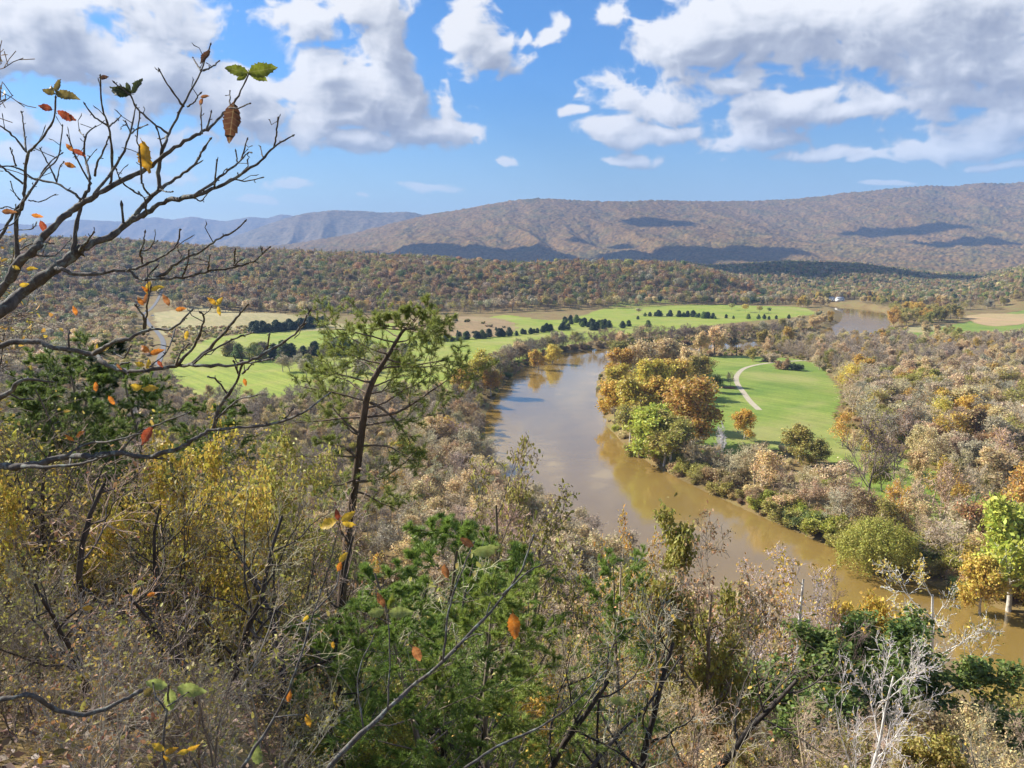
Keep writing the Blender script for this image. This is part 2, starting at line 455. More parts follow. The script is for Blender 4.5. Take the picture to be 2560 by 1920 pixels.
def height(x, y):
    x = np.asarray(x, float); y = np.asarray(y, float)
    fl = 2.4 + 1.4 * (fbm(x / 90.0, y / 90.0, 3) - .5) + 4.0 * sstep(900, 1500, y)
    # knoll of rough pasture under the wooded hill
    kx, ky = G(985, 700, 6)
    fl = fl + 7.0 * np.exp(-((x - kx) / 75) ** 2 - ((y - ky) / 55) ** 2)
    kx, ky = G(520, 688, 6)
    fl = fl + 9.0 * np.exp(-((x - kx) / 170) ** 2 - ((y - ky) / 70) ** 2)
    yy = np.maximum(y, 1.0)
    hz = np.where(y > 300, np.maximum(np.maximum(hillz(x, yy, HILL_A), hillz(x, yy, HILL_B)), hillz(x, yy, HILL_C)), 0)
    h = fl + hz
    ns = near_slope(x, y)
    k = 6.0
    m = np.maximum(h, ns); h = m + k * np.exp(-np.abs(h - ns) / k) * 0.35 * (ns > -20)
    d = rdist(x, y)
    bank = np.where(d < RHW, -2.0 + 2.0 * (d / RHW) ** 2 , (d - RHW) * 0.42 + np.maximum(d - RHW - 8, 0) * 4.0)
    return np.minimum(h, np.maximum(bank, -2.2))
def H1(x, y): return float(height(np.array([x]), np.array([y]))[0])

def ground_material():
    m, t, out = new_mat('woodland_floor'); b = principled(t, out, 0.9, 0.15)
    g = t.nodes.new('ShaderNodeNewGeometry')
    n1 = noise(t, g.outputs['Position'], 0.05, 5, 0.6); n2 = noise(t, g.outputs['Position'], 6.0, 5, 0.7)
    c1 = ramp(t, n1.outputs[0], [(0.3, lin(108, 94, 60)), (0.5, lin(136, 116, 76)), (0.7, lin(126, 124, 70))])
    c2 = ramp(t, n2.outputs[0], [(0.3, (0.5, 0.5, 0.5, 1)), (0.7, (1.4, 1.35, 1.3, 1))])
    t.links.new(mixc(t, 1.0, c1, c2, 'MULTIPLY'), b.inputs['Base Color'])
    bp = t.nodes.new('ShaderNodeBump'); bp.inputs['Distance'].default_value = 0.05
    t.links.new(n2.outputs[0], bp.inputs['Height']); t.links.new(bp.outputs[0], b.inputs['Normal'])
    return m
M_GROUND = ground_material()
ang = np.concatenate([np.linspace(-0.74, 0.74, 340), np.linspace(0.74, 2 * math.pi - 0.74, 60)[1:-1]])
rr = [0.0, 1.5]
while rr[-1] < 3600: rr.append(rr[-1] * 1.0165 + 0.12)
rr = np.array(rr)
AA, RR = np.meshgrid(ang, rr)
X = RR * np.sin(AA); Y = RR * np.cos(AA)
Z = height(X, Y)
nr, na = X.shape
V = np.stack([X, Y, Z], -1).reshape(-1, 3)
i, j = np.meshgrid(np.arange(nr - 1), np.arange(na), indexing='ij'); j2 = (j + 1) % na
F = np.stack([i * na + j, (i + 1) * na + j, (i + 1) * na + j2, i * na + j2], -1).reshape(-1, 4)[:, ::-1]
tag(obj('ground', mesh('ground', V, F, M_GROUND, True)), 'leaf strewn brown woodland slope and valley floor', kind='structure')

# river
m, t, out = new_mat('muddy_water'); b = principled(t, out, 0.04, 0.8)
b.inputs['IOR'].default_value = 1.65
g = t.nodes.new('ShaderNodeNewGeometry')
n1 = noise(t, vmath(t, 'MULTIPLY', g.outputs['Position'], (1, 0.6, 1)).outputs[0], 0.02, 4, 0.6, 0.8)
t.links.new(ramp(t, n1.outputs[0], [(0.3, lin(128, 103, 52)), (0.55, lin(142, 116, 62)), (0.75, lin(134, 112, 64))]), b.inputs['Base Color'])
n2 = noise(t, g.outputs['Position'], 0.9, 4, 0.6); n3 = noise(t, g.outputs['Position'], 0.07, 3, 0.5)
hgt = NX(t, n2.outputs[0]) * (NX(t, n3.outputs[0]).sstep(0.35, 0.7) * 0.85 + 0.15)
bp = t.nodes.new('ShaderNodeBump'); bp.inputs['Strength'].default_value = 0.16; bp.inputs['Distance'].default_value = 0.25
t.links.new(hgt.v, bp.inputs['Height']); t.links.new(bp.outputs[0], b.inputs['Normal'])
M_WATER = m
T = np.gradient(RC, axis=0); Nn = norm(np.stack([-T[:, 1], T[:, 0]], 1))
L = RC + Nn * (RHW + 6); Rb = RC - Nn * (RHW + 6); n = len(RC)
V = np.zeros((2 * n, 3)); V[:n, :2] = L; V[n:, :2] = Rb
i = np.arange(n - 1)
tag(obj('river', mesh('river', V, np.stack([i, i + n, i + n + 1, i + 1], 1), M_WATER)), 'wide muddy brown river winding through the valley', kind='structure')

# meadows, draped sheets
def drape(name, poly, mat, lift, step, label, px=True, z=2.5, kind='structure'):
    P = np.array([G(x, y, z) for x, y in poly]) if px else np.asarray(poly, float)
    P = catmull(np.vstack([P, P[:1]]), 5)[:-1]
    lo, hi = P.min(0), P.max(0)
    gx = np.arange(lo[0] - step, hi[0] + 2 * step, step); gy = np.arange(lo[1] - step, hi[1] + 2 * step, step)
    XX, YY = np.meshgrid(gx, gy)
    cx = XX[:-1, :-1] + step / 2; cy = YY[:-1, :-1] + step / 2
    wob = (fbm(cx / 12.0, cy / 12.0, 3) - .5) * 12
    keep = inside(cx + wob, cy + wob * .7, P) & (rdist(cx, cy) > RHW + 4)
    ny, nx = XX.shape
    ii, jj = np.where(keep)
    F = np.stack([ii * nx + jj, ii * nx + jj + 1, (ii + 1) * nx + jj + 1, (ii + 1) * nx + jj], 1)
    u, inv = np.unique(F, return_inverse=True)
    vx, vy = XX.ravel()[u], YY.ravel()[u]
    V = np.stack([vx, vy, height(vx, vy) + lift], 1)
    return tag(obj(name, mesh(name, V, inv.reshape(-1, 4), mat, True)), label, kind=kind), P
def grass_mat(name, a, b_, c, sc=0.03):
    m, t, out = new_mat(name); b = principled(t, out, 0.85, 0.15)
    g = t.nodes.new('ShaderNodeNewGeometry')
    n1 = noise(t, g.outputs['Position'], sc, 5, 0.6, 0.5); n2 = noise(t, g.outputs['Position'], 0.7, 5, 0.75)
    c1 = ramp(t, n1.outputs[0], [(0.3, a), (0.52, b_), (0.72, c)])
    c2 = ramp(t, n2.outputs[0], [(0.3, (0.72, 0.75, 0.7, 1)), (0.7, (1.2, 1.18, 1.15, 1))])
    ro = t.nodes.new('ShaderNodeVectorRotate'); ro.rotation_type = 'Z_AXIS'; ro.inputs['Angle'].default_value = .9; t.links.new(g.outputs['Position'], ro.inputs['Vector'])
    n4 = noise(t, vmath(t, 'MULTIPLY', ro.outputs[0], (.012, .28, 1)).outputs[0], 1.0, 3, .5)
    c4_ = ramp(t, n4.outputs[0], [(.35, (.84, .86, .84, 1)), (.65, (1.14, 1.12, 1.1, 1))])
    n5 = noise(t, g.outputs['Position'], .009, 4, .6, 1.2)
    base = mixc(t, 1.0, mixc(t, 1.0, c1, c2, 'MULTIPLY'), c4_, 'MULTIPLY')
    base = mixc(t, ramp(t, n5.outputs[0], [(.52, (0, 0, 0, 1)), (.68, (.55, .55, .55, 1))]), base, (.36, .31, .12, 1))
    t.links.new(base, b.inputs['Base Color'])
    return m
M_GRASS = grass_mat('meadow_grass', (.20, .27, .035, 1), (.27, .31, .05, 1), (.32, .31, .08, 1))
M_LAWN = grass_mat('lawn_grass', (.13, .21, .035, 1), (.21, .27, .05, 1), (.26, .28, .07, 1), 0.02)
M_ROUGH = grass_mat('rough_pasture', (.27, .20, .10, 1), (.33, .22, .12, 1), (.24, .22, .08, 1), 0.05)
M_STRAW = grass_mat('straw_field', (.33, .29, .13, 1), (.38, .31, .16, 1), (.27, .29, .10, 1), 0.04)
M_TILLED = grass_mat('tilled_field', (.42, .28, .15, 1), (.46, .31, .17, 1), (.36, .30, .12, 1), 0.02)
_, P_MEAD = drape('meadow', [(360,800),(430,740),(520,722),(640,712),(820,702),(960,712),(1010,700),(1090,682),(1210,692),(1330,664),(1400,655),(1500,660),(1620,664),(1730,668),(1750,682),(1560,700),(1450,715),(1330,725),(1240,745),(1130,785),(1040,835),(960,850),(840,850),(700,850),(560,862),(420,850)], M_GRASS, 0.10, 4.0, 'bright green hay meadow on the far bank below the wooded hill')
_, P_LAWN = drape('lawn', [(1520,772),(1600,768),(1740,780),(1800,818),(1818,860),(1800,905),(1880,960),(1980,1000),(2090,1050),(2170,1110),(2130,1165),(1990,1150),(1890,1090),(1800,1010),(1690,970),(1590,985),(1520,960),(1530,860),(1515,800)], M_LAWN, 0.10, 3.0, 'mown green lawn inside the river bend')
drape('rough_pasture', [(855,706),(900,690),(985,680),(1080,684),(1112,700),(1105,716),(1020,722),(930,716)], M_ROUGH, 0.24, 4.0, 'brown scrubby knoll above the hay meadow', z=6)
drape('straw_field', [(330,672),(420,664),(520,672),(640,688),(760,698),(700,706),(560,704),(470,706),(380,716),(340,706)], M_STRAW, 0.2, 5.0, 'straw coloured field beside the road', z=7)
drape('green_field', [(2010,716),(2060,700),(2212,672),(2300,676),(2260,720),(2140,735),(2030,745),(1960,720)], M_LAWN, 0.2, 6.0, 'green field beyond the woods on the right', z=3.5)
drape('river_flat', [(1925,708),(2000,702),(2110,700),(2250,700),(2280,738),(2100,742),(2000,742),(1905,730)], M_STRAW, 0.12, 6.0, 'olive straw coloured flat beside the far river reach', z=3)
drape('tilled_field', [(2080,684),(2140,678),(2240,682),(2210,698),(2130,702)], M_TILLED, 0.34, 5.0, 'bare tan patch in the green field', z=3.5)
def strip(name, pts, width, mat, lift, label, z=2.5):
    P = catmull(np.array([G(x, y, z) for x, y in pts]), 8)
    T = np.gradient(P, axis=0); Nn = norm(np.stack([-T[:, 1], T[:, 0]], 1))
    cols = [P + Nn * width * q for q in (-.5, -.17, .17, .5)]
    n = len(P); V = np.concatenate([np.column_stack([c, height(c[:, 0], c[:, 1]) + lift]) for c in cols])
    i = np.arange(n - 1); F = np.concatenate([np.stack([k * n + i, (k + 1) * n + i, (k + 1) * n + i + 1, k * n + i + 1], 1) for k in range(3)])
    return tag(obj(name, mesh(name, V, F[:, ::-1], mat, True)), label, kind='structure')
M_GRAVEL = flat_mat('gravel', lin(176, 164, 140), 0.9, 0.2, 0.8)
M_ASPHALT = flat_mat('asphalt', lin(104, 104, 106), 0.85, 0.15, 0.5)
strip('path', [(1745,779),(1690,782),(1640,787),(1608,796),(1592,812),(1592,828),(1606,848),(1620,866),(1640,885)], 3.4, M_GRAVEL, 0.16, 'pale gravel path curving across the lawn')
strip('road', [(352,652),(325,664),(308,674),(316,690),(338,706),(352,730),(340,770),(300,840),(282,880)], 4.6, M_ASPHALT, 0.35, 'grey country road climbing past the straw field', z=8)

# ------------------------------------------------------------------ mountains
def mountain_mat(name, stops, sc):
    m, t, out = new_mat(name); b = principled(t, out, 0.95, 0.05)
    g = t.nodes.new('ShaderNodeNewGeometry')
    n1 = noise(t, g.outputs['Position'], sc, 6, 0.7); n2 = noise(t, g.outputs['Position'], sc * 9, 4, 0.85)
    c1 = ramp(t, n1.outputs[0], stops)
    c2 = ramp(t, n2.outputs[0], [(0.36, (0.35, 0.38, 0.36, 1)), (0.5, (1, 1, 1, 1)), (0.64, (1.6, 1.45, 1.2, 1))])
    t.links.new(mixc(t, 1.0, c1, c2, 'MULTIPLY'), b.inputs['Base Color'])
    return m
def ridge(name, rows, B, Rr, nc, nrw, mat, label, canopy, gully, apron=0.12, pw=1.9, back=600, a0=None, a1=None):
    px = np.array([r[0] for r in rows], float); py = np.array([r[1] for r in rows], float)
    pxs = np.linspace(px[0], px[-1], nc)
    aa = (pxs * K - 1280) / FPX / 1.0129
    sky_y = np.interp(pxs, px, py)
    Zr = EYE + (553 - sky_y) * K / FPX * Rr / 1.0129
    t = np.concatenate([np.linspace(0, 1, nrw) ** 0.85, [1 + back / (Rr - B) * q for q in (.3, .6, 1.0)]])
    yy = B + (Rr - B) * t
    A, Yg = np.meshgrid(aa, yy); Tg = np.repeat(t[:, None], nc, 1); Xg = A * Yg
    prof = np.where(Tg <= 1, apron * Tg + (1 - apron) * np.clip(Tg, 0, 1) ** pw, 1 - (Tg - 1) * (Rr - B) / back * 0.35)
    Zg = Zr[None, :] * prof
    env = np.sin(np.pi * np.clip(Tg, 0, 1)) ** 0.8
    rn = 1 - np.abs(2 * fbm(Xg / 360.0 + .35 * Yg / 900, Yg / 1400.0, 4) - 1) * 2
    Zg = Zg + gully * env * (rn - .45)
    Zg += gully * .35 * env * (fbm(Xg / 150.0, Yg / 300.0, 3) - .5)
    cn = vnoise(Xg / 13.0, Yg / 13.0) + .7 * vnoise(Xg / 27.0 + 9, Yg / 27.0)
    Zg += canopy * (cn - .8)
    V = np.stack([Xg, Yg, Zg], -1).reshape(-1, 3); n0 = len(t)
    i, j = np.meshgrid(np.arange(n0 - 1), np.arange(nc - 1), indexing='ij')
    F = np.stack([i * nc + j, i * nc + j + 1, (i + 1) * nc + j + 1, (i + 1) * nc + j], -1).reshape(-1, 4)
    return tag(obj(name, mesh(name, V, F, mat, False)), label, kind='structure')
M_MTN = mountain_mat('autumn_mountain_forest', [(0.30, lin(76, 74, 42)), (0.42, lin(108, 94, 56)), (0.52, lin(120, 97, 60)), (0.62, lin(110, 88, 54)), (0.75, lin(84, 82, 44))], 0.0045)
M_FAR = mountain_mat('distant_forest', [(0.3, lin(100, 96, 80)), (0.7, lin(120, 104, 86))], 0.002)
ridge('mountain', [(420,540),(620,528),(760,505),(860,480),(930,464),(1000,453),(1050,444),(1100,435),(1160,430),(1230,433),(1300,437),(1420,434),(1520,436),(1640,435),(1700,432),(1760,426),(1800,421),(1900,411),(1990,404),(2050,405),(2100,398),(2160,399),(2212,395),(2400,396),(2700,410)], 3300, 7400, 900, 230, M_MTN, 'long forested mountain with purple brown autumn woods', 13.0, 50)
ridge('middle_ridge', [(300,545),(480,520),(560,492),(620,472),(660,462),(720,455),(780,456),(830,460),(880,458),(910,463),(960,470),(1060,475),(1300,500)], 7800, 10500, 300, 60, M_FAR, 'blue shadowed ridge left of the long mountain', 10.0, 70)
ridge('far_ridge', [(-700,470),(-200,476),(0,482),(90,486),(170,474),(230,477),(275,479),(300,474),(340,469),(380,475),(420,468),(450,473),(490,478),(520,473),(545,469),(580,472),(610,463),(640,467),(680,458),(760,462),(900,470)], 11500, 15000, 400, 60, M_FAR, 'faint blue mountain ridges on the left horizon', 10.0, 110)

# unseen cumulus, added above the frame to shadow the mountain and low hills
M_CLOUD, t, out = new_mat('cloud'); b = principled(t, out, 1.0, 0.0); b.inputs['Base Color'].default_value = (.93, .93, .94, 1)
CR = np.random.default_rng(12)
def ico(sub=3):
    import bmesh
    bm = bmesh.new(); bmesh.ops.create_icosphere(bm, subdivisions=sub, radius=1.0)
    v = np.array([q.co[:] for q in bm.verts]); f = np.array([[w_.index for w_ in q.verts] for q in bm.faces]); bm.free(); return v, f
IV, IF = ico(3)
for px, py, Yg, rx, ry in ((800,530,5200,620,300),(980,540,4700,620,330),(1180,547,4500,620,380),(1380,549,4500,640,380),(1530,540,4800,420,260),(1400,472,6300,200,150),(1960,510,5700,430,110),(2170,535,5000,430,150),(1770,592,2400,430,250),(1260,500,5500,160,90)):
    S_ = AT(px, py, Yg); c_ = S_ + np.array(SUNV) * ((2900 - S_[2]) / SUNV[2])
    V, F, o = [], [], 0
    for k in range(16):
        r_ = CR.uniform(.30, .55); q = CR.normal(size=2) * .42; n_ = np.linalg.norm(q); q = q / max(1, n_ / .62)
        v = IV * np.array([rx * 1.2 * r_, ry * r_ * 1.6, 110 * r_ * 2.2]) * (1 + .16 * (fbm(IV[:, 0] * 3 + k * 7, IV[:, 1] * 3 + IV[:, 2] * 2, 3)[:, None] - .5) * 2)
        v[:, 2] = np.where(v[:, 2] < 0, v[:, 2] * .35, v[:, 2]); v += np.array([q[0] * rx, q[1] * ry, 0])
        V.append(v); F.append(IF + o); o += len(v)
    e = obj('cloud', mesh('cloud', np.concatenate(V), np.concatenate(F), M_CLOUD, True)); e.location = c_
    tag(e, 'unseen white cumulus added above the frame to shade the mountain and hills', kind='structure')

# ------------------------------------------------------------------ tree builder
class Skel:
    def __init__(s): s.a, s.b, s.r0, s.r1, s.lv = [], [], [], [], []
    def arr(s): return np.array(s.a), np.array(s.b), np.array(s.r0), np.array(s.r1), np.array(s.lv)
def grow(sk, R, p, d, L, r, lv, P):
    n = P['n'][lv]; kids = P['k'][lv] if lv < len(P['k']) else 0
    w = P['w'][lv]; up = P['up'][lv]; st = P['start'][lv] if lv < len(P['k']) else 0
    pts = []; rad = []; dirs = []
    for q in range(n):
        d = d + R.normal(size=3) * w; d[2] += up; d = d / np.linalg.norm(d)
        p2 = p + d * (L / n); ra = r * (1 - P['tp'] * q / n); rb = r * (1 - P['tp'] * (q + 1) / n)
        sk.a.append(p); sk.b.append(p2); sk.r0.append(max(ra, P['rmin'])); sk.r1.append(max(rb, P['rmin'])); sk.lv.append(lv)
        pts.append((p, p2)); rad.append(rb); dirs.append(d); p = p2
    if kids:
        for c in range(kids):
            f = st + (1 - st) * (c + R.random()) / kids
            q = min(int(f * n), n - 1); fr = f * n - q
            bp = pts[q][0] * (1 - fr) + pts[q][1] * fr
            dd = dirs[q]; rv = R.normal(size=3); rv -= dd * rv.dot(dd); rv /= np.linalg.norm(rv)
            an = R_(P['ang'][lv] * (0.75 + 0.5 * R.random()))
            cd = dd * math.cos(an) + rv * math.sin(an)
            if P.get('flat') and lv == 0: cd[2] = cd[2] * 0.35 + P['flat'] * (0.3 + f); cd /= np.linalg.norm(cd)
            cl = L * P['len'][lv] * (1.0 - P['cone'][lv] * (f - st) / (1 - st + 1e-6)) * (0.7 + 0.6 * R.random())
            grow(sk, R, bp, cd, cl, max(rad[q] * P['rr'][lv], P['rmin']), lv + 1, P)
DECID = dict(n=[6,5,4,3,2], k=[9,7,5,3], w=[.06,.14,.2,.25,.25], up=[.05,.09,.06,.03,.02], start=[.25,.25,.2,.15], ang=[48,46,44,42],
             len=[.55,.52,.5,.5], cone=[.55,.4,.3,.2], rr=[.55,.55,.55,.6], tp=.72, rmin=.012)
def skeleton(seed, H, r, P, stems=1, lean=0.0):
    R = np.random.default_rng(seed); sk = Skel()
    for s in range(stems):
        d = np.array([R.normal() * (lean + (.35 if stems > 1 else 0)), R.normal() * (lean + (.35 if stems > 1 else 0)), 1.0]); d /= np.linalg.norm(d)
        b = np.array([R.normal() * .12, R.normal() * .12, -0.3]) if stems > 1 else np.array([0, 0, -0.4])
        grow(sk, R, b, d, H * (P.get('trunkf', .72)) * (R.uniform(.75, 1.05) if stems > 1 else 1), r * (1 if stems == 1 else R.uniform(.6, 1)), 0, P)
    return sk, R
def build_wood(sk, maxlv_trunk=1, sides=(7, 5, 3, 3, 3)):
    a, b, r0, r1, lv = sk.arr()
    def part(mask):
        V = []; F = []; o = 0
        for l in np.unique(lv[mask]):
            m = mask & (lv == l); v, f = tubes(a[m], b[m], r0[m], r1[m], sides[min(l, 4)])
            V.append(v); F.append(f + o); o += len(v)
        return np.concatenate(V), np.concatenate(F)
    return part(lv <= maxlv_trunk), (part(lv > maxlv_trunk) if (lv > maxlv_trunk).any() else None)
TEMPL = {}
RAW = {}
def fix_height(parts, H):
    """scale so that the top stands at height H, return the half width too"""
    return parts
def add_template(key, wood, twigs, leafV, leafF, twig_bark=True, leafmat=None):
    """trunk mesh; crown mesh = twigs + leaves in two material slots"""
    tv, tf = wood
    top = max(np.max(x[:, 2]) for x in (tv, twigs[0] if twigs else tv, leafV if leafV is not None and len(leafV) else tv))
    allv = leafV if leafV is not None and len(leafV) else (twigs[0] if twigs else tv)
    wid = np.percentile(np.hypot(allv[:, 0], allv[:, 1]), 96)
    trunk = mesh(key + '_trunk', tv, tf, M_BARK, True)
    V = []; F = []; mi = []; o = 0
    if twigs: V.append(twigs[0]); F.append(twigs[1]); mi += [1] * len(twigs[1]); o = len(twigs[0])
    if leafV is not None and len(leafV): V.append(leafV); F.append(leafF + o); mi += [0] * len(leafF)
    crown = mesh(key + '_crown', np.concatenate(V), F, None)
    crown.materials.append(leafmat or M_LEAF); crown.materials.append(M_TWIG)
    crown.polygons.foreach_set('material_index', np.array(mi, np.int32))
    TEMPL[key] = (trunk, crown, top, wid)
    RAW[key] = (tv, tf, twigs, leafV, leafF)
def twig_mat():
    m, t, out = new_mat('twigs'); b = principled(t, out, 0.8, 0.2)
    oi = t.nodes.new('ShaderNodeObjectInfo'); g = t.nodes.new('ShaderNodeNewGeometry')
    f = ramp(t, NX(t, g.outputs['Random Per Island']), [(0, (.75, .74, .74, 1)), (1, (1.3, 1.26, 1.22, 1))])
    at = t.nodes.new('ShaderNodeAttribute'); at.attribute_type = 'OBJECT'; at.attribute_name = 'twig'
    t.links.new(mixc(t, 1.0, at.outputs['Color'], f, 'MULTIPLY'), b.inputs['Base Color'])
    return m
M_TWIG = twig_mat()
def tipleaves(sk, R, lvmin, per, spread, size, up=.3, aspect=.6, sel=1.0, fold=False):
    a, b, r0, r1, lv = sk.arr(); m = lv >= lvmin
    a, b = a[m], b[m]
    if sel < 1.0:
        s = R.random(len(a)) < sel; a, b = a[s], b[s]
    t = R.random((len(a), per, 1))
    P = (a[:, None] * (1 - t) + b[:, None] * t + R.normal(size=(len(a), per, 3)) * spread).reshape(-1, 3)
    c = P.mean(0); out = norm(P - c) * 0.6
    return (leaf_folds if fold else leaf_quads)(P, size, R, up, aspect, out)
def deciduous(key, seed, H, r, P, leaves=None, stems=1, lean=.04, leafmat=None):
    sk, R = skeleton(seed, H, r, P, stems, lean)
    wood, tw = build_wood(sk)
    lv = lf = None
    if leaves:
        lv, lf = tipleaves(sk, R, **leaves)
    add_template(key, wood, tw, lv, lf, leafmat=leafmat)
def P_(**k):
    q = dict(DECID); q.update(k); return q
# middle distance, 250 m and more away
for s in range(4):
    deciduous(f'mid_leafy{s}', 20 + s, 18, .34, P_(k=[11,7,5], n=[6,5,3,2], rmin=.03, trunkf=.62, start=[.2,.2,.1], ang=[56,50,48], len=[.62,.5,.5]),
              dict(lvmin=2, per=6, spread=.60, size=.66, sel=1.0))
    deciduous(f'mid_thin{s}', 40 + s, 18, .30, P_(k=[10,7,6], n=[6,5,3,2], rmin=.04, trunkf=.64, start=[.2,.2,.12], ang=[54,50,46], len=[.62,.52,.5]),
              dict(lvmin=3, per=3, spread=.5, size=.56, sel=.9))
    deciduous(f'mid_bare{s}', 60 + s, 18, .28, P_(k=[10,8,7], n=[6,5,4,2], rmin=.048, trunkf=.68, start=[.18,.2,.12], ang=[52,48,46], len=[.6,.54,.55]),
              dict(lvmin=3, per=1, spread=.4, size=.34, sel=.45))
    deciduous(f'mid_shrub{s}', 80 + s, 5, .09, P_(k=[7,5,3], n=[4,3,3,2], rmin=.02, trunkf=.75, start=[.1,.1,.1], ang=[50,50,50], len=[.7,.6,.55]),
              dict(lvmin=1, per=4, spread=.30, size=.36), stems=4, lean=.5)
# 40 to 200 m
for s in range(3):
    deciduous(f'near_oak{s}', 120 + s, 17, .30, P_(k=[9,7,5,3], n=[6,5,4,3,2], rmin=.014, trunkf=.62, ang=[56,50,46,44], len=[.6,.5,.48,.5]),
              dict(lvmin=3, per=6, spread=.26, size=.26, fold=True))
    deciduous(f'near_thin{s}', 140 + s, 16, .22, P_(k=[9,7,5,3], n=[6,5,4,3,2], rmin=.011, trunkf=.66, len=[.5,.5,.5,.5]),
              dict(lvmin=4, per=1, spread=.12, size=.16, sel=.75, fold=True))
    deciduous(f'near_bare{s}', 160 + s, 15, .17, P_(k=[9,7,5,3], n=[7,6,4,3,2], rmin=.009, trunkf=.72, ang=[38,40,42,42], len=[.48,.5,.52,.5], up=[.05,.10,.08,.05,.03]),
              dict(lvmin=4, per=1, spread=.1, size=.12, sel=.12, fold=True))
# shrubs and saplings within 40 m
for s in range(4):
    deciduous(f'close_shrub{s}', 200 + s, 3.6, .022, P_(k=[8,6,4], n=[7,5,4,3], rmin=.0028, trunkf=.85, start=[.15,.1,.1], ang=[36,40,42], len=[.5,.5,.5], w=[.10,.16,.22,.25], up=[.03,.05,.03,.02]),
              dict(lvmin=3, per=1, spread=.03, size=.075, sel=.16, fold=True), stems=5, lean=.25)
    deciduous(f'close_leafy{s}', 220 + s, 4.2, .028, P_(k=[8,6,4], n=[7,5,4,3], rmin=.003, trunkf=.82, start=[.2,.1,.1], ang=[42,44,44], len=[.5,.5,.5]),
              dict(lvmin=2, per=3, spread=.08, size=.068, sel=.9, fold=True), stems=3, lean=.2)
    deciduous(f'close_sapling{s}', 240 + s, 7.5, .065, P_(k=[10,6,5], n=[9,6,4,3], rmin=.0035, trunkf=.9, start=[.25,.15,.1], ang=[44,42,42], len=[.42,.5,.5], w=[.07,.14,.2,.25]),
              dict(lvmin=3, per=1, spread=.06, size=.07, sel=.6, fold=True))
for s in range(4):
    deciduous(f'scrub_oak{s}', 260 + s, 6.5, .12, P_(k=[9,7,5], n=[9,7,5,3], w=[.11,.17,.2,.22], up=[.03,.05,.04,.02], rmin=.0042, trunkf=.9, start=[.28,.2,.15], ang=[58,50,46], len=[.52,.5,.48], rr=[.5,.52,.55]),
              dict(lvmin=3, per=1, spread=.05, size=.085, sel=.16, fold=True), lean=.12)
# pines
def pine(key, seed, H, r, tuft, nl, width, dens=1.0, lean=.03, nb=26):
    R = np.random.default_rng(seed); sk = Skel()
    Pp = P_(k=[0], n=[12,6,4,3], w=[.05,.12,.18,.2], up=[.05,.04,.06,.05], rmin=.006, tp=.85)
    d = np.array([R.normal() * lean, R.normal() * lean, 1.0]); grow(sk, R, np.array([0, 0, -.4]), d, H, r, 0, Pp)
    trunk = list(zip(sk.a, sk.b, sk.r1)); tips = []
    for q in range(nb):
        f = .22 + .78 * (q + R.random() * .6) / nb
        kx = min(int(f * 12), 11); bp = trunk[kx][0] * .5 + trunk[kx][1] * .5
        an = q * 2.4 + R.normal() * .5; L = H * .30 * (1.15 - f) ** .7 * R.uniform(.6, 1.2)
        grow(sk, R, bp, np.array([math.cos(an), math.sin(an), .12 + .5 * (f - .5)]), L, max(trunk[kx][2] * .42, .012), 1,
             P_(k=[0,6,3], n=[0,6,4,3], w=[0,.1,.18,.22], up=[0,.03,.05,.05], start=[0,.25,.2], ang=[0,52,48], len=[0,.5,.5], cone=[0,.5,.4], rr=[0,.5,.5], rmin=.006, tp=.8))
    wood, tw = build_wood(sk)
    a, b, r0, r1, lv = sk.arr(); m = lv >= 2; a, b = a[m], b[m]
    s = R.random(len(a)) < dens; a, b = a[s], b[s]
    Pn = np.concatenate([b, (a + b) / 2]); Dn = norm(np.concatenate([b - a, b - a])) + np.array([0, 0, .25])
    v, f = needle_tris(Pn, Dn, tuft, width, nl, R, .85)
    add_template(key, wood, tw, v, f, leafmat=M_NEEDLE)
for s in range(3): pine(f'near_pine{s}', 300 + s, 12, .14, .15, 15, .009, 1.0, nb=34)
# cedars
def cedar(key, seed, H, W, n):
    R = np.random.default_rng(seed)
    z = R.random(n) ** 1.25; an = R.random(n) * 2 * math.pi
    lump = .78 + .3 * np.sin(an * 3 + z * 9 + seed) * np.sin(z * 17 + an)
    rad = W * (1 - z) ** .42 * (.35 + .65 * np.minimum(1, z * 7)) * lump * R.random(n) ** .25
    P = np.stack([rad * np.cos(an), rad * np.sin(an), .15 + z * (H - .2)], 1) + R.normal(size=(n, 3)) * .12
    out = np.stack([np.cos(an), np.sin(an), np.full(n, .5)], 1)
    v, f = leaf_quads(P, .52, R, .2, .5, out * .8)
    tv, tf = tubes([[0, 0, -.3]], [[0, 0, H * .8]], [.16], [.03], 6)
    add_template(key, (tv, tf), None, v, f)
for s in range(3): cedar(f'cedar{s}', 340 + s, 6.2, 2.9, 2400)
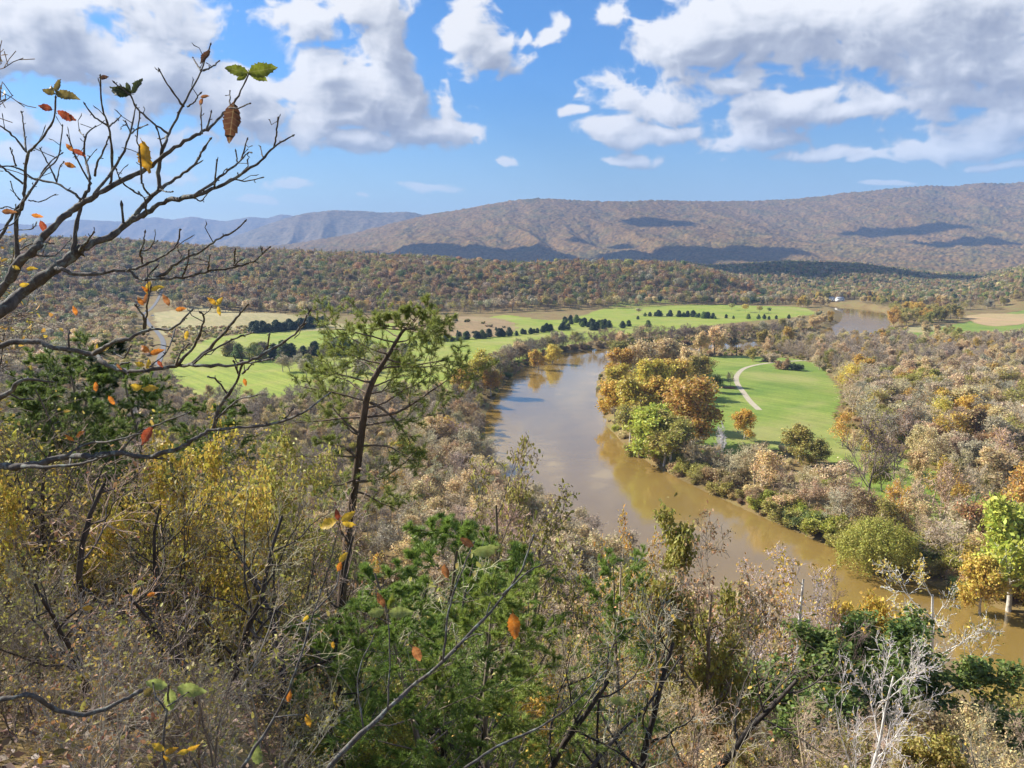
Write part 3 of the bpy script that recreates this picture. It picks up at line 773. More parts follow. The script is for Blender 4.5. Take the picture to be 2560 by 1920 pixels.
# willow: domed crown of hanging strands
def willow(key, seed):
    R = np.random.default_rng(seed)
    sk, _ = skeleton(seed, 13, .5, P_(k=[9,6], n=[5,5,4], rmin=.05, trunkf=.55, ang=[55,50], len=[.75,.6], start=[.15,.2]))
    wood, tw = build_wood(sk); a, b, r0, r1, lv = sk.arr(); m = lv >= 1; P0 = b[m]
    c = np.array([0, 0, 7.0]); e = rand_dirs(420, R); e[:, 2] = np.abs(e[:, 2]) * 1.05 - .18
    top = c + e * np.array([7.6, 7.6, 6.2]) * R.uniform(.80, 1.03, (420, 1))
    top = np.concatenate([top, P0[R.random(len(P0)) < .5]])
    k = 40; drop = R.uniform(1.5, 5.5, len(top))[:, None] * (np.arange(k) / k)[None]
    P = np.repeat(top[:, None], k, 1); P[:, :, 2] -= drop
    P = P + R.normal(size=P.shape) * .28
    P = P.reshape(-1, 3); P = P[P[:, 2] > .3]
    v, f = leaf_quads(P, .40, R, .3, .5, norm(P - c) * .9)
    add_template(key, wood, tw, v, f)
willow('willow', 77)
# far trees, more than 900 m away: few large leaf clumps
def far_tree(key, seed, H, W, n, size, conifer=False, bare=False):
    R = np.random.default_rng(seed)
    if conifer:
        z = R.random(n) ** 1.2; an = R.random(n) * 6.283; rad = W * (1 - z) ** .8 * R.random(n) ** .3
        P = np.stack([rad * np.cos(an), rad * np.sin(an), 2 + z * (H - 2)], 1); c = np.array([0, 0, H * .3])
    else:
        nc = 6; cc = rand_dirs(nc, R) * R.uniform(.25, .85, (nc, 1)) * np.array([W * .8, W * .8, H * .24]); cc[:, 2] += H * .62
        which = R.integers(0, nc, n); rs = R.uniform(.42, .72, nc)[which][:, None]; P = cc[which] + rand_dirs(n, R) * (R.uniform(.45, 1.1, (n, 1)) ** .6) * W * rs * np.array([1, 1, .85])
        c = np.array([0, 0, H * .55])
    v, f = leaf_quads(P, size, R, .35, .8, norm(P - c) * 1.3)
    sk, _ = skeleton(seed, H, .28, P_(k=[5,3], n=[3,2,2], rmin=.09, trunkf=.8, len=[.45,.5], start=[.35,.2]))
    wood, tw = build_wood(sk, sides=(5, 3, 3, 3, 3))
    add_template(key, wood, tw, v, f)
for s in range(5): far_tree(f'far_leafy{s}', 400 + s, 17, 5.0 + .5 * s, 760, 1.05)
for s in range(3): far_tree(f'far_thin{s}', 420 + s, 17, 5.5, 200, 1.0)
for s in range(2): far_tree(f'far_pine{s}', 440 + s, 17, 3.6, 240, 1.4, True)

# ------------------------------------------------------------------ placing things
TREES = []      # (object, zone, colour word, kind word, screen x) for the labels
def place(key, name, x, y, h, colour, twig='grey', bark=None, wmul=1.0, rz=None, zone=None, cword='', kword='', z=None, tilt=0.0, label=None, cat='tree', group=None):
    trunk, crown, top, wid = TEMPL[key]
    s = h / top
    if z is None: z = H1(x, y)
    e = empty(name, (x, y, z), random.uniform(0, 6.283) if rz is None else rz, (s * wmul, s * wmul, s), tilt)
    jit = [random.uniform(.88, 1.12) for _ in range(3)]; v = random.uniform(.85, 1.15)
    col = [colour[i] * v * (1 + (jit[i] - 1) * .5) for i in range(3)]
    tw = [q * random.uniform(.9, 1.1) for q in BK[twig]]
    t = obj('trunk', trunk, e, BK[bark or twig])
    c = obj('crown', crown, e, col); c['twig'] = tw
    e['category'] = cat
    if group: e['group'] = group
    if label: e['label'] = label
    else: TREES.append((e, zone, cword, kword, float(proj(np.array([x]), np.array([y]), np.array([z]))[0][0])))
    return e
# masses nobody could count: one object each, its trees set by geometry nodes
M_SBARK = bark_mat('bark_brown', (.17, .13, .10, 1), 3.0)
def stuff_mass(name, keys, P, sc, label, palette, cat, bark=None, leafmat=None, grain=60.0, dim=1.0):
    lib = bpy.data.collections.new(name + '_kinds')
    lm = leafmat or leaf_mat(name + '_leaf', 'TINT')
    for k in keys:
        tv, tf, tw, lv, lf = RAW[k]
        V = [tv]; F = [tf]; mi = [1] * len(tf); o = len(tv)
        if tw: V.append(tw[0]); F.append(tw[1] + o); mi += [1] * len(tw[1]); o += len(tw[0])
        if lv is not None: V.append(lv); F.append(lf + o); mi += [0] * len(lf)
        me = mesh(name + '_' + k, np.concatenate(V), F); me.materials.append(lm); me.materials.append(bark or M_SBARK)
        me.polygons.foreach_set('material_index', np.array(mi, np.int32))
        lib.objects.link(bpy.data.objects.new(name + '_' + k, me))
    P = np.asarray(P, np.float32); n = len(P)
    me = bpy.data.meshes.new(name); me.vertices.add(n); me.vertices.foreach_set('co', P.ravel())
    a = me.attributes.new('scl', 'FLOAT', 'POINT'); a.data.foreach_set('value', np.asarray(sc, np.float32))
    a = me.attributes.new('rot', 'FLOAT_VECTOR', 'POINT')
    rv = np.zeros((n, 3), np.float32); rv[:, 2] = rng.random(n) * 6.283; rv[:, :2] = rng.normal(size=(n, 2)) * .04; a.data.foreach_set('vector', rv.ravel())
    pc = np.array([C[q] for q in palette]); u_ = (fbm(P[:, 0] / grain, P[:, 1] / grain, 3) * 2.6 + rng.random(n) * .75) % 1.0
    tint = np.ones((n, 4), np.float32); tint[:, :3] = pc[(u_ * len(pc)).astype(int)] * dim * rng.uniform(.78, 1.2, (n, 1)) * rng.uniform(.93, 1.07, (n, 3))
    a = me.attributes.new('tint', 'FLOAT_COLOR', 'POINT'); a.data.foreach_set('color', tint.ravel())
    a = me.attributes.new('idx', 'INT', 'POINT'); a.data.foreach_set('value', rng.integers(0, len(keys), n).astype(np.int32))
    me.materials.append(lm)
    o = obj(name, me); tag(o, label, cat, kind='stuff')
    g = bpy.data.node_groups.new(name, 'GeometryNodeTree')
    g.interface.new_socket('Geometry', in_out='INPUT', socket_type='NodeSocketGeometry'); g.interface.new_socket('Geometry', in_out='OUTPUT', socket_type='NodeSocketGeometry')
    gi = g.nodes.new('NodeGroupInput'); go = g.nodes.new('NodeGroupOutput')
    ci = g.nodes.new('GeometryNodeCollectionInfo'); ci.inputs['Collection'].default_value = lib; ci.inputs['Separate Children'].default_value = True; ci.inputs['Reset Children'].default_value = True
    ip = g.nodes.new('GeometryNodeInstanceOnPoints'); ip.inputs['Pick Instance'].default_value = True
    def at(nm, ty):
        q = g.nodes.new('GeometryNodeInputNamedAttribute'); q.data_type = ty; q.inputs['Name'].default_value = nm; return q.outputs['Attribute']
    g.links.new(gi.outputs[0], ip.inputs['Points']); g.links.new(ci.outputs[0], ip.inputs['Instance'])
    g.links.new(at('idx', 'INT'), ip.inputs['Instance Index']); g.links.new(at('rot', 'FLOAT_VECTOR'), ip.inputs['Rotation']); g.links.new(at('scl', 'FLOAT'), ip.inputs['Scale'])
    g.links.new(ip.outputs[0], go.inputs[0])
    md = o.modifiers.new('instances', 'NODES'); md.node_group = g
    return o
def c4(k, m=1.0): return tuple(min(1, q * m) for q in C[k]) + (1,)
palette = list
def jgrid(x0, x1, y0, y1, d):
    gx, gy = np.meshgrid(np.arange(x0, x1, d), np.arange(y0, y1, d))
    gx = gx + rng.uniform(-.45, .45, gx.shape) * d; gy = gy + rng.uniform(-.45, .45, gy.shape) * d
    return gx.ravel(), gy.ravel()
def table_by(x, y, T):
    a = x / y; return np.interp(a, T[0], T[1]), np.interp(a, T[0], T[2]), np.interp(a, T[0], T[3])
def pick(d):
    k = list(d); w = np.array([d[q] for q in k], float); return k[rng.choice(len(k), p=w / w.sum())]

# wooded hill across the valley ---------------------------------------------------
x, y = jgrid(-1700, 1000, 780, 2150, 11.0)
B, Rr, Zt = table_by(x, y, HILL_A)
a = x / y
ok = (y > B + 26) & (y < Rr + 60) & (Zt > 4) & (a > -0.80) & (a < .40)
px_, py_ = proj(x, y, height(x, y))
ok &= ~((px_ > 285) & (px_ < 372) & (py_ > 640) & (py_ < 700))
x, y = x[ok], y[ok]
stuff_mass('hill_forest', ['far_leafy0','far_leafy1','far_leafy2','far_leafy3','far_leafy4','far_thin0','far_thin1','far_thin2','far_leafy0','far_pine0'],
           np.stack([x, y, height(x, y) - .5], 1), rng.uniform(.8, 1.15, len(x)) * (.9 + .55 * rng.random(len(x)) ** 2.0),
           'autumn forest covering the long low hill across the valley', palette(['olive','brown','rust','brown','green','olive','brown','rust','olive','grey','brown','green','olive','rust','brown','orange']), 'forest', grain=70.0, dim=.86)
x, y = jgrid(-200, 2600, 1250, 2800, 12.0)
z0 = height(x, y); a = x / y
hb = np.maximum(hillz(x, y, HILL_B), hillz(x, y, HILL_C)); ha = hillz(x, y, HILL_A)
fx_, fy_ = proj(x, y, z0)
ok = (hb > -1) & ((ha < 3) | (y > table_by(x, y, HILL_A)[1] + 60)) & (a > .20) & (a < .75) & (rdist(x, y) > RHW + 12) & ~((fx_ > 1960) & (fy_ > 664)) & ~((fx_ > 1775) & (fx_ < 1900) & (fy_ > 648)) & (y > 1330)
x, y, z0 = x[ok], y[ok], z0[ok]
stuff_mass('distant_forest', ['far_leafy0','far_leafy1','far_leafy2','far_thin0','far_thin1','far_pine0','far_leafy3'], np.stack([x, y, z0 - .5], 1), rng.uniform(.7, 1.15, len(x)),
           'dark mixed forest on the low hills beyond the far bend', palette(['olive','brown','green','grey','dkgreen','brown','tan','olive','green','rust']), 'forest')

CW = dict(fresh='fresh green', gold='golden', yellow='yellow', olive='olive green', green='green', dkgreen='dark green', orange='orange', rust='rust brown', brown='brown', tan='tan', red='deep red', lime='yellow green', pink='pinkish', grey='grey')
def zone_tree(zone, kinds, cols, x, y, h, name=None, twig='grey', bark=None, cat='tree', wmul=1.0, tilt=0):
    key = pick(kinds); col = pick(cols)
    kw = 'bare tree' if 'bare' in key else 'cedar' if 'cedar' in key else 'pine' if 'pine' in key else 'shrub' if 'shrub' in key else 'tree'
    zn = 'hillside_tree' if 'hill' in zone else 'riverside_tree' if 'riverside' in zone else 'riverbank_tree' if ('bank' in zone or 'reach' in zone or 'houses' in zone) else 'woodland_tree'
    nm = name or {'bare tree': zn, 'cedar': 'cedar_tree', 'pine': 'pine_tree', 'shrub': 'shrub', 'tree': zn}[kw]
    return place(key, nm, x, y, h, C[col], twig, bark, wmul, zone=zone, cword=CW[col], kword=kw, cat='shrub' if kw == 'shrub' else 'tree', tilt=tilt)
# front edge of the hill forest: trees one can tell apart
FARK = {'far_leafy0': 1, 'far_leafy1': 1, 'far_leafy2': 1, 'far_leafy3': 1, 'far_leafy4': 1, 'far_thin0': 1.6, 'far_thin1': 1.6, 'far_thin2': 1.6, 'far_pine0': .25}
for px in np.linspace(372, 1736, 130):
    for row in range(1):
        aa = ((px + rng.uniform(-5, 5)) * K - 1280) / FPX / 1.0129
        Bq = float(np.interp(aa, HILL_A[0], HILL_A[1])); yy = Bq + row * 12 + rng.uniform(-3, 8); xx = aa * yy
        zone_tree('at the foot of the wooded hill', FARK, {'brown': 4, 'grey': 4, 'olive': 3, 'rust': 1.5, 'tan': 2, 'orange': .4, 'green': .6, 'dkgreen': .5, 'pink': 1.2}, xx, yy, rng.uniform(14, 22), twig='brown', bark='brown')
for (px, py, h, col) in ((560, 655, 17, 'orange'), (500, 606, 14, 'red')):
    x0, y0 = G(px, py, 12); x0, y0 = (x0, y0) if py > 640 else (AT(px, py, 1300)[0], 1300)
    place('far_leafy1', 'maple_tree', x0, y0, h, C[col], 'brown', zone=None, label={'orange': 'bright orange slender maple standing at the dark forest edge', 'red': 'deep red maple crown on the wooded hillside above the straw field'}[col])
# left valley woods
x, y = jgrid(-900, -330, 480, 1250, 11)
px_, py_ = proj(x, y, np.full(len(x), 3.0))
ok = (px_ > -250) & (px_ < 292 - np.maximum(0, py_ - 700) * .1) & (y < table_by(x, y, HILL_A)[0] + 26)
x, y = x[ok], y[ok]
stuff_mass('valley_woods', ['far_leafy0', 'far_leafy2', 'far_thin0', 'far_thin1', 'far_leafy4', 'mid_bare1', 'mid_thin2'], np.stack([x, y, height(x, y) - .4], 1), rng.uniform(.7, 1.1, len(x)),
           'brown autumn woods left of the country road', palette(['brown', 'olive', 'pink', 'rust', 'brown', 'grey', 'tan', 'green']), 'woods')

# hedgerows and cedars of the hay meadow ------------------------------------------
def along(pts, n, jit=0.0, z=3.0):
    P = np.array([G(px, py, z) for px, py in pts]); seg = np.hypot(*np.diff(P, axis=0).T); s = np.concatenate([[0], np.cumsum(seg)])
    t = (np.arange(n) + rng.uniform(.15, .85, n)) / n * s[-1]
    return np.stack([np.interp(t, s, P[:, 0]), np.interp(t, s, P[:, 1])], 1) + rng.normal(size=(n, 2)) * jit
CED = {'cedar0': 1, 'cedar1': 1, 'cedar2': 1}; CEDC = {'dkgreen': 3, 'green': 1}
for q in along([(862,752),(900,748),(935,741),(960,738)], 6, 2): zone_tree('in the hedgerow left of the scrubby knoll', CED, CEDC, *q, rng.uniform(4, 8))
for q in along([(960,738),(1000,733),(1060,728),(1130,722),(1180,716),(1232,710)], 34, 2): zone_tree('in the cedar row across the meadow', CED, CEDC, *q, rng.uniform(3.5, 10), wmul=1.3)
for q in along([(1205,700),(1290,700),(1300,712),(1230,690)], 34, 9): zone_tree('in the cedar clump between the meadow strips', CED, CEDC, *q, rng.uniform(3.5, 10), wmul=1.3)
for q in along([(1390,684),(1440,684),(1500,686),(1550,690)], 22, 3): zone_tree('in the cedar line under the far forest edge', CED, CEDC, *q, rng.uniform(3.5, 10), wmul=1.3)
for q in along([(1560,688),(1640,690),(1700,688)], 8, 4): zone_tree('at the far right end of the hay meadow', CED, CEDC, *q, rng.uniform(4, 8), wmul=1.2)
for px, py, h in ((1345,708,9),(1358,704,8),(1400,706,9),(1378,690,5)):
    zone_tree('alone on the hay meadow near the river trees', CED, CEDC, *G(px, py, 3), h, wmul=1.3)
for q in along([(530,712),(580,712),(640,707),(682,702)], 30, 6, 5): zone_tree('in the dark cedar belt below the straw field', CED, {'dkgreen': 1}, *q, rng.uniform(9, 14), wmul=1.5)
for q in along([(500,768),(560,770),(640,772),(720,766),(760,756)], 50, 9): zone_tree('in the tree belt dividing the hay meadow', {'cedar0': 2, 'cedar1': 2, 'mid_bare0': 2, 'mid_thin1': 1, 'mid_bare2': 1}, {'dkgreen': 2, 'green': 1, 'olive': 1}, *q, rng.uniform(9, 15), wmul=1.35, twig='brown')
for q in along([(640,800),(720,805),(790,800),(860,790),(800,775)], 40, 12): zone_tree('in the grey thicket below the hay meadow', {'mid_bare1': 2, 'mid_bare3': 2, 'mid_thin0': 1, 'cedar1': .7}, {'grey': 2, 'brown': 2, 'olive': 1}, *q, rng.uniform(9, 15), twig='grey', wmul=1.3)
for q in along([(870,706),(920,700),(985,697),(1060,705),(1100,706),(1010,712),(940,712),(900,694)], 34, 7, 7):
    zone_tree('on the brown scrubby knoll', {'mid_shrub0': 1, 'mid_shrub1': 1, 'cedar0': 1.2}, {'dkgreen': 2, 'olive': 1, 'brown': 1}, *q, rng.uniform(1.8, 4.5), wmul=1.2)
for px, py, h, col in ((1380,675,9,'grey'),(1580,668,11,'olive'),(1610,672,13,'yellow'),(1640,674,12,'olive'),(1660,674,9,'green')):
    zone_tree('on the grass before the far forest edge', {'far_leafy0': 1, 'far_leafy2': 1}, {col: 1}, *G(px, py, 6), h, wmul=1.3)

# banks ------------------------------------------------------------------------------
TR = np.gradient(RC, axis=0); NL = norm(np.stack([-TR[:, 1], TR[:, 0]], 1))     # +NL = bank on the viewer's side
def bank(i0, i1, n, side, dmin, dmax):
    t = i0 + (np.arange(n) + rng.uniform(.1, .9, n)) / n * (i1 - i0)
    k = np.arange(len(RC)); P = np.stack([np.interp(t, k, RC[:, 0]), np.interp(t, k, RC[:, 1])], 1); N_ = np.stack([np.interp(t, k, NL[:, 0]), np.interp(t, k, NL[:, 1])], 1)
    return P + side * N_ * (RHW + rng.uniform(dmin, dmax, n))[:, None]
MB = {'mid_bare0': 1, 'mid_bare1': 1, 'mid_bare2': 1, 'mid_bare3': 1}
MT = {'mid_thin0': 1, 'mid_thin1': 1, 'mid_thin2': 1, 'mid_thin3': 1}
ML = {'mid_leafy0': 1, 'mid_leafy1': 1, 'mid_leafy2': 1, 'mid_leafy3': 1}
MS = {'mid_shrub0': 1, 'mid_shrub1': 1, 'mid_shrub2': 1, 'mid_shrub3': 1}
def mix(*p):
    d = {}
    for q, w in p:
        for k in q: d[k] = d.get(k, 0) + w * q[k]
    return d
idx = lambda yv, xv=None: int(np.argmin((RC[:, 1] - yv) ** 2 + (0 if xv is None else (RC[:, 0] - xv) ** 2)))
i480, i600, i700, i790 = idx(480, 20), idx(600, 40), idx(700, 80), idx(792, 270)
# far-side bank row below the hay meadow
for q in bank(idx(500, 22), i700, 58, 1, 3, 16): zone_tree('in the left bank row', mix((MB, 2), (MT, 1.6)), {'brown': 3, 'grey': 3, 'olive': 3, 'green': .7, 'tan': 1.5}, *q, rng.uniform(11, 17), twig='brown', bark='brown', wmul=1.25)
for q in bank(i700, idx(850, 335), 40, 1, 3, 16): zone_tree('on the outer bank of the river bend', mix((MB, 2), (MT, 1.3)), {'grey': 3, 'olive': 2, 'brown': 2, 'tan': 1}, *q, rng.uniform(12, 18), twig='brown', wmul=1.25)
for q in bank(idx(500, 22), idx(750, 200), 34, 1, 1, 5): zone_tree('along the foot of the left bank', MS, {'olive': 2, 'brown': 2, 'green': 1}, *q, rng.uniform(3, 6), wmul=1.4)
for px, py, h, col, lab in ((1025,845,27,'yellow','tall yellow sycamore with pale limbs above the left bank'),(1165,792,18,'gold','slender golden tree in the left bank row, nearer of two'),(1195,780,19,'yellow','golden tree in the left bank row, farther of two'),
                            (1000,865,20,'gold','low orange tree below the yellow sycamore'),(1060,850,17,'gold','gold tree at the water beside the yellow sycamore'),(1340,745,17,'tan','tan tree at the outer bend beyond the golden grove')):
    place('mid_leafy%d' % (int(px) % 4), 'sycamore_tree', *G(px, py, 2.5), h, C[col], 'pale', 'pale', label=lab, wmul=1.05)
# golden grove on the inner bank
GROVE = [(1345,985,20,'lime'),(1400,1000,19,'olive'),(1450,1003,17,'olive'),(1380,930,22,'yellow'),(1330,905,18,'gold'),(1440,930,22,'gold'),(1495,965,27,'orange'),(1350,860,18,'yellow'),(1405,870,22,'yellow'),(1460,860,20,'gold'),
         (1345,815,17,'gold'),(1390,815,22,'tan'),(1440,810,22,'tan'),(1480,820,18,'tan'),(1375,785,14,'gold'),(1425,775,14,'gold'),(1330,950,15,'olive'),(1510,835,17,'olive'),(1335,780,14,'olive'),(1545,850,10,'green')]
ordw = ['first','second','third','fourth','fifth','sixth','seventh','eighth','ninth','tenth','eleventh','twelfth','thirteenth','fourteenth','fifteenth','sixteenth','seventeenth','eighteenth','nineteenth','twentieth']
for k, (px, py, h, col) in enumerate(sorted(GROVE, key=lambda g_: -g_[1])):
    x0, y0 = G(px, py, 2.0)
    d = float(rdist(np.array([x0]), np.array([y0]))[0])
    if d < RHW + 2: x0 += (RHW + 2 - d)
    place('mid_leafy%d' % (k % 4), 'sycamore_tree', x0, y0, h * 1.22, C[col], 'pale', 'pale', label=f'{CW[col]} sycamore in the grove on the inner bank, {ordw[k]} from the grove\'s near end', wmul=1.22, group='sycamores of the golden grove')
# named trees of the inner bank and lawn
def named(key, name, px, py, h, col, lab, twig='grey', bark=None, wmul=1.0, cat='tree', z=2.5):
    return place(key, name, *G(px, py, z), h, C[col], twig, bark, wmul, label=lab, cat=cat)
named('willow', 'willow_tree', 1893, 1222, 17.5, 'lime', 'round yellow green willow overhanging the brown water', 'brown', wmul=1.0)
named('mid_bare1', 'dead_tree', 1556, 1010, 19, 'grey', 'white dead snag standing right of the golden grove', 'white', 'white', .5)
named('mid_leafy2', 'autumn_tree', 1607, 950, 15, 'gold', 'round gold tree on the lawn edge right of the white snag', 'pale', wmul=.9)
named('mid_leafy0', 'autumn_tree', 1725, 1000, 17, 'olive', 'broad olive yellow tree at the near edge of the lawn', 'grey', wmul=1.15)
named('mid_leafy3', 'autumn_tree', 1765, 1010, 13, 'olive', 'lower olive tree against the broad olive yellow one', 'grey', wmul=1.1)
named('mid_bare2', 'bare_tree', 1872, 1085, 33, 'olive', 'tallest bare dark tree with forked limbs before the lawn', 'brown', 'brown', .72)
named('mid_bare0', 'bare_tree', 1930, 1035, 17, 'brown', 'bare tree with crooked limbs just right of the tallest bare one', 'brown', 'brown', 1.1)
named('mid_bare3', 'bare_tree', 2028, 1165, 26, 'brown', 'tall bare tree with broken top right of the willow', 'tan', 'tan', .7)
named('mid_bare1', 'bare_tree', 2085, 1090, 15, 'brown', 'dark broken bare tree at the far right of the lawn', 'brown', 'brown', .8)
named('mid_thin1', 'autumn_tree', 1940, 1150, 18, 'gold', 'thin golden tree with white trunk behind the willow', 'white', 'white', .7)
named('mid_bare2', 'bare_tree', 1985, 1110, 11, 'brown', 'small bare tree on the grass right of the thin golden one', 'brown', 'brown', .8)
named('mid_leafy1', 'sycamore_tree', 2180, 1300, 29, 'lime', 'large yellow green tree at the right edge of the picture', 'pale', wmul=1.0)
named('mid_leafy3', 'sycamore_tree', 2120, 1305, 17, 'yellow', 'yellow tree at the water left of the large yellow green one', 'pale', wmul=.9)
named('mid_thin2', 'autumn_tree', 2110, 1210, 19, 'rust', 'rust brown tree on the bank behind the yellow trees', 'brown', wmul=1.1)
named('mid_thin3', 'autumn_tree', 2190, 1160, 24, 'orange', 'thin orange tree at the right edge above the yellow green one', 'tan')
named('mid_leafy2', 'sycamore_tree', 1545, 768, 26, 'tan', 'big tan gold sycamore at the head of the lawn', 'pale', 'brown', 1.0)
named('mid_leafy0', 'sycamore_tree', 1515, 768, 22, 'tan', 'tan gold sycamore left of the big one at the lawn head', 'pale', 'brown', .9)
named('mid_bare3', 'bare_tree', 1591, 768, 24, 'brown', 'tall bare dark tree at the lawn head', 'dark', 'dark', .8)
named('mid_leafy1', 'autumn_tree', 1655, 755, 19, 'olive', 'olive tree right of the bare one at the lawn head', 'brown')
named('mid_leafy3', 'autumn_tree', 1700, 750, 20, 'gold', 'dark gold tree right of the olive one by the far water', 'brown', wmul=.9)
named('mid_leafy0', 'autumn_tree', 1625, 780, 12, 'olive', 'small yellow olive tree on the corner of the lawn', 'brown')
named('mid_bare0', 'bare_tree', 1578, 836, 10, 'brown', 'small bare tree in a ring of brown mulch on the lawn', 'brown', 'brown', .8)
named('mid_thin0', 'autumn_tree', 1770, 800, 12, 'pink', 'pinkish tree on the right side of the lawn', 'pinkish', wmul=1.1)
named('mid_shrub1', 'shrub', 1690, 797, 9, 'brown', 'brown thicket left of the dark bush on the lawn', 'brown', wmul=1.0, cat='shrub')
named('mid_shrub0', 'shrub', 1722, 800, 6, 'dkgreen', 'dark evergreen bush on the far lawn', 'dark', wmul=1.5, cat='shrub')
named('mid_shrub2', 'shrub', 1660, 782, 9, 'pink', 'pinkish grey bush at the end of the gravel path', 'pinkish', wmul=1.1, cat='shrub')
named('mid_shrub3', 'shrub', 1853, 892, 3.2, 'rust', 'round dark brown bush alone on the lawn edge', 'brown', wmul=1.2, cat='shrub')
mx_, my_ = G(1575, 838, 2.5); an = np.linspace(0, 6.283, 24, endpoint=False)
ring = np.stack([mx_ + (4.2 + .4 * np.sin(3 * an)) * np.cos(an), my_ + 4.2 * np.sin(an)], 1); mz = height(ring[:, 0], ring[:, 1]) + .22
V = np.vstack([np.column_stack([ring, mz]), np.column_stack([ring, mz - .3]), [[mx_, my_, H1(mx_, my_) + .4]]]); i = np.arange(24)
tag(obj('mulch_bed', mesh('mulch_bed', V, [np.stack([i, (i + 1) % 24, np.full(24, 48)], 1), np.stack([i, i + 24, (i + 1) % 24 + 24, (i + 1) % 24], 1)], flat_mat('mulch', lin(120, 78, 52), .95, .3, 4.0))), 'round brown mulch bed under the small bare tree', 'mulch bed')
for px, py in ((1845,985),(1880,1010),(1905,1060),(1950,1075),(1985,1045),(2015,1090),(2050,1125),(2070,1065),(1860,1050),(1960,1130),(2100,1110),(1820,965),(2000,1010)):
    zone_tree('on the lower lawn', mix((MT, 2), (MB, 1.2), (ML, .6)), {'gold': 2, 'tan': 2, 'olive': 1.5, 'orange': .6}, *G(px, py, 2.5), rng.uniform(11, 19), twig='tan', bark='grey', wmul=.85)
# right bank shrubs and trees from grove to willow and on
iA, iB = idx(335, 26), idx(180, 115)
for q in bank(iB, iA, 64, -1, 0, 10): zone_tree('on the right bank above the willow', mix((MS, 3), (MT, .6)), {'lime': 2, 'olive': 4, 'green': 1, 'tan': 1.5, 'brown': 1}, *q, rng.uniform(3.5, 8), wmul=1.35, twig='grey')
for q in bank(iB + 2, iA, 24, -1, 6, 20): zone_tree('standing behind the right bank shrubs', mix((MB, 2), (MT, 2)), {'pink': 2, 'tan': 2, 'olive': 1.5, 'brown': 1}, *q, rng.uniform(11, 18), twig='pinkish', wmul=1.2)
for q in bank(idx(130, 180), iB + 2, 16, -1, 3, 20): zone_tree('on the right bank below the willow', mix((MS, 2), (ML, .6), (MT, 1)), {'yellow': 2, 'tan': 2, 'lime': 1, 'rust': 1}, *q, rng.uniform(5, 12), twig='tan', wmul=1.2)
# bottomland woods
WOOD = np.array([G(*p, 2.5) for p in [(1640,752),(1760,742),(1900,738),(2010,740),(2260,735),(2420,900),(2420,1250),(2260,1210),(2195,1120),(2110,1050),(1990,995),(1890,950),(1822,905),(1836,862),(1818,815),(1760,782),(1660,770)]])
x, y = jgrid(WOOD[:, 0].min(), WOOD[:, 0].max(), WOOD[:, 1].min(), WOOD[:, 1].max(), 10.5)
ok = inside(x, y, WOOD) & (rdist(x, y) > RHW + 6) & ~inside(x, y, P_LAWN); x, y = x[ok], y[ok]
px_, py_ = proj(x, y, height(x, y)); inview = (px_ > 1600) & (px_ < 2230)
near = np.argsort(np.where(inview, np.hypot(x, y), 1e6))[:190]; ind = np.zeros(len(x), bool); ind[near] = True
for xx, yy in zip(x[ind], y[ind]):
    zone_tree('in the bottomland woods right of the lawn', mix((MB, 1.6), (MT, 3), (ML, 1.3)), {'tan': 4, 'pink': 3, 'olive': 3, 'grey': 2, 'brown': 2, 'gold': 1.4, 'yellow': .6, 'rust': .7, 'orange': .5}, xx, yy, rng.uniform(12, 20), twig=pick({'tan': 3, 'pinkish': 3, 'grey': 2}), wmul=1.3)
x, y = x[~ind], y[~ind]
stuff_mass('bottomland_woods', ['mid_bare0', 'mid_thin0', 'mid_thin1', 'mid_bare2', 'mid_thin3', 'mid_leafy1', 'mid_bare1'], np.stack([x, y, height(x, y) - .3], 1), rng.uniform(.62, 1.05, len(x)),
           'tan autumn woods filling the bottomland beyond the lawn', palette(['tan', 'pink', 'olive', 'tan', 'grey', 'brown', 'tan', 'gold', 'pink', 'olive']), 'woods', bark=bark_mat('bark_tan', (.46, .37, .29, 1), 3.0))
# banks of the far reach
for (pts, n, zn, cols, hh) in (
    ([(1930,704),(1965,704),(2000,696),(2055,690),(1990,684),(1930,682),(1915,688)], 46, 'in the clump right of the far river reach', {'gold': 2, 'olive': 3, 'tan': 1.5}, (14, 22)),
    ([(1800,690),(1770,700),(1735,712),(1700,716)], 22, 'on the left side of the far river reach', {'tan': 3, 'gold': 2, 'grey': 2}, (10, 16)),
    ([(1740,668),(1770,664),(1800,660)], 14, 'left of the white houses', {'tan': 2, 'gold': 2, 'olive': 1, 'orange': .6}, (12, 20)),
    ([(1850,658),(1880,658),(1895,664)], 9, 'right of the white houses', {'gold': 2, 'olive': 2, 'tan': 1}, (10, 17)),
    ([(1755,654),(1830,649),(1900,652),(1960,656),(2060,664)], 44, 'behind the white houses', {'olive': 2, 'brown': 2, 'tan': 2, 'gold': 1}, (11, 19)),
    ([(2040,676),(2120,668),(2212,664)], 24, 'along the far edge of the green field', {'olive': 2, 'brown': 2, 'grey': 2}, (10, 17)),
    ([(1905,726),(1850,732),(1790,735),(1740,735)], 16, 'before the far river reach', {'tan': 2, 'grey': 2, 'gold': 1, 'olive': 1}, (6, 10)),
    ([(1980,716),(2040,722),(2080,740),(2150,742)], 14, 'by the green field on the right', {'olive': 2, 'tan': 2, 'brown': 2}, (7, 12))):
    for q in along(pts, n, 9, 2.5):
        if float(rdist(np.array([q[0]]), np.array([q[1]]))[0]) > RHW + 1:
            zone_tree(zn, mix((ML, 1.5), (MT, 1)), cols, *q, rng.uniform(*hh), twig='tan', wmul=1.1)

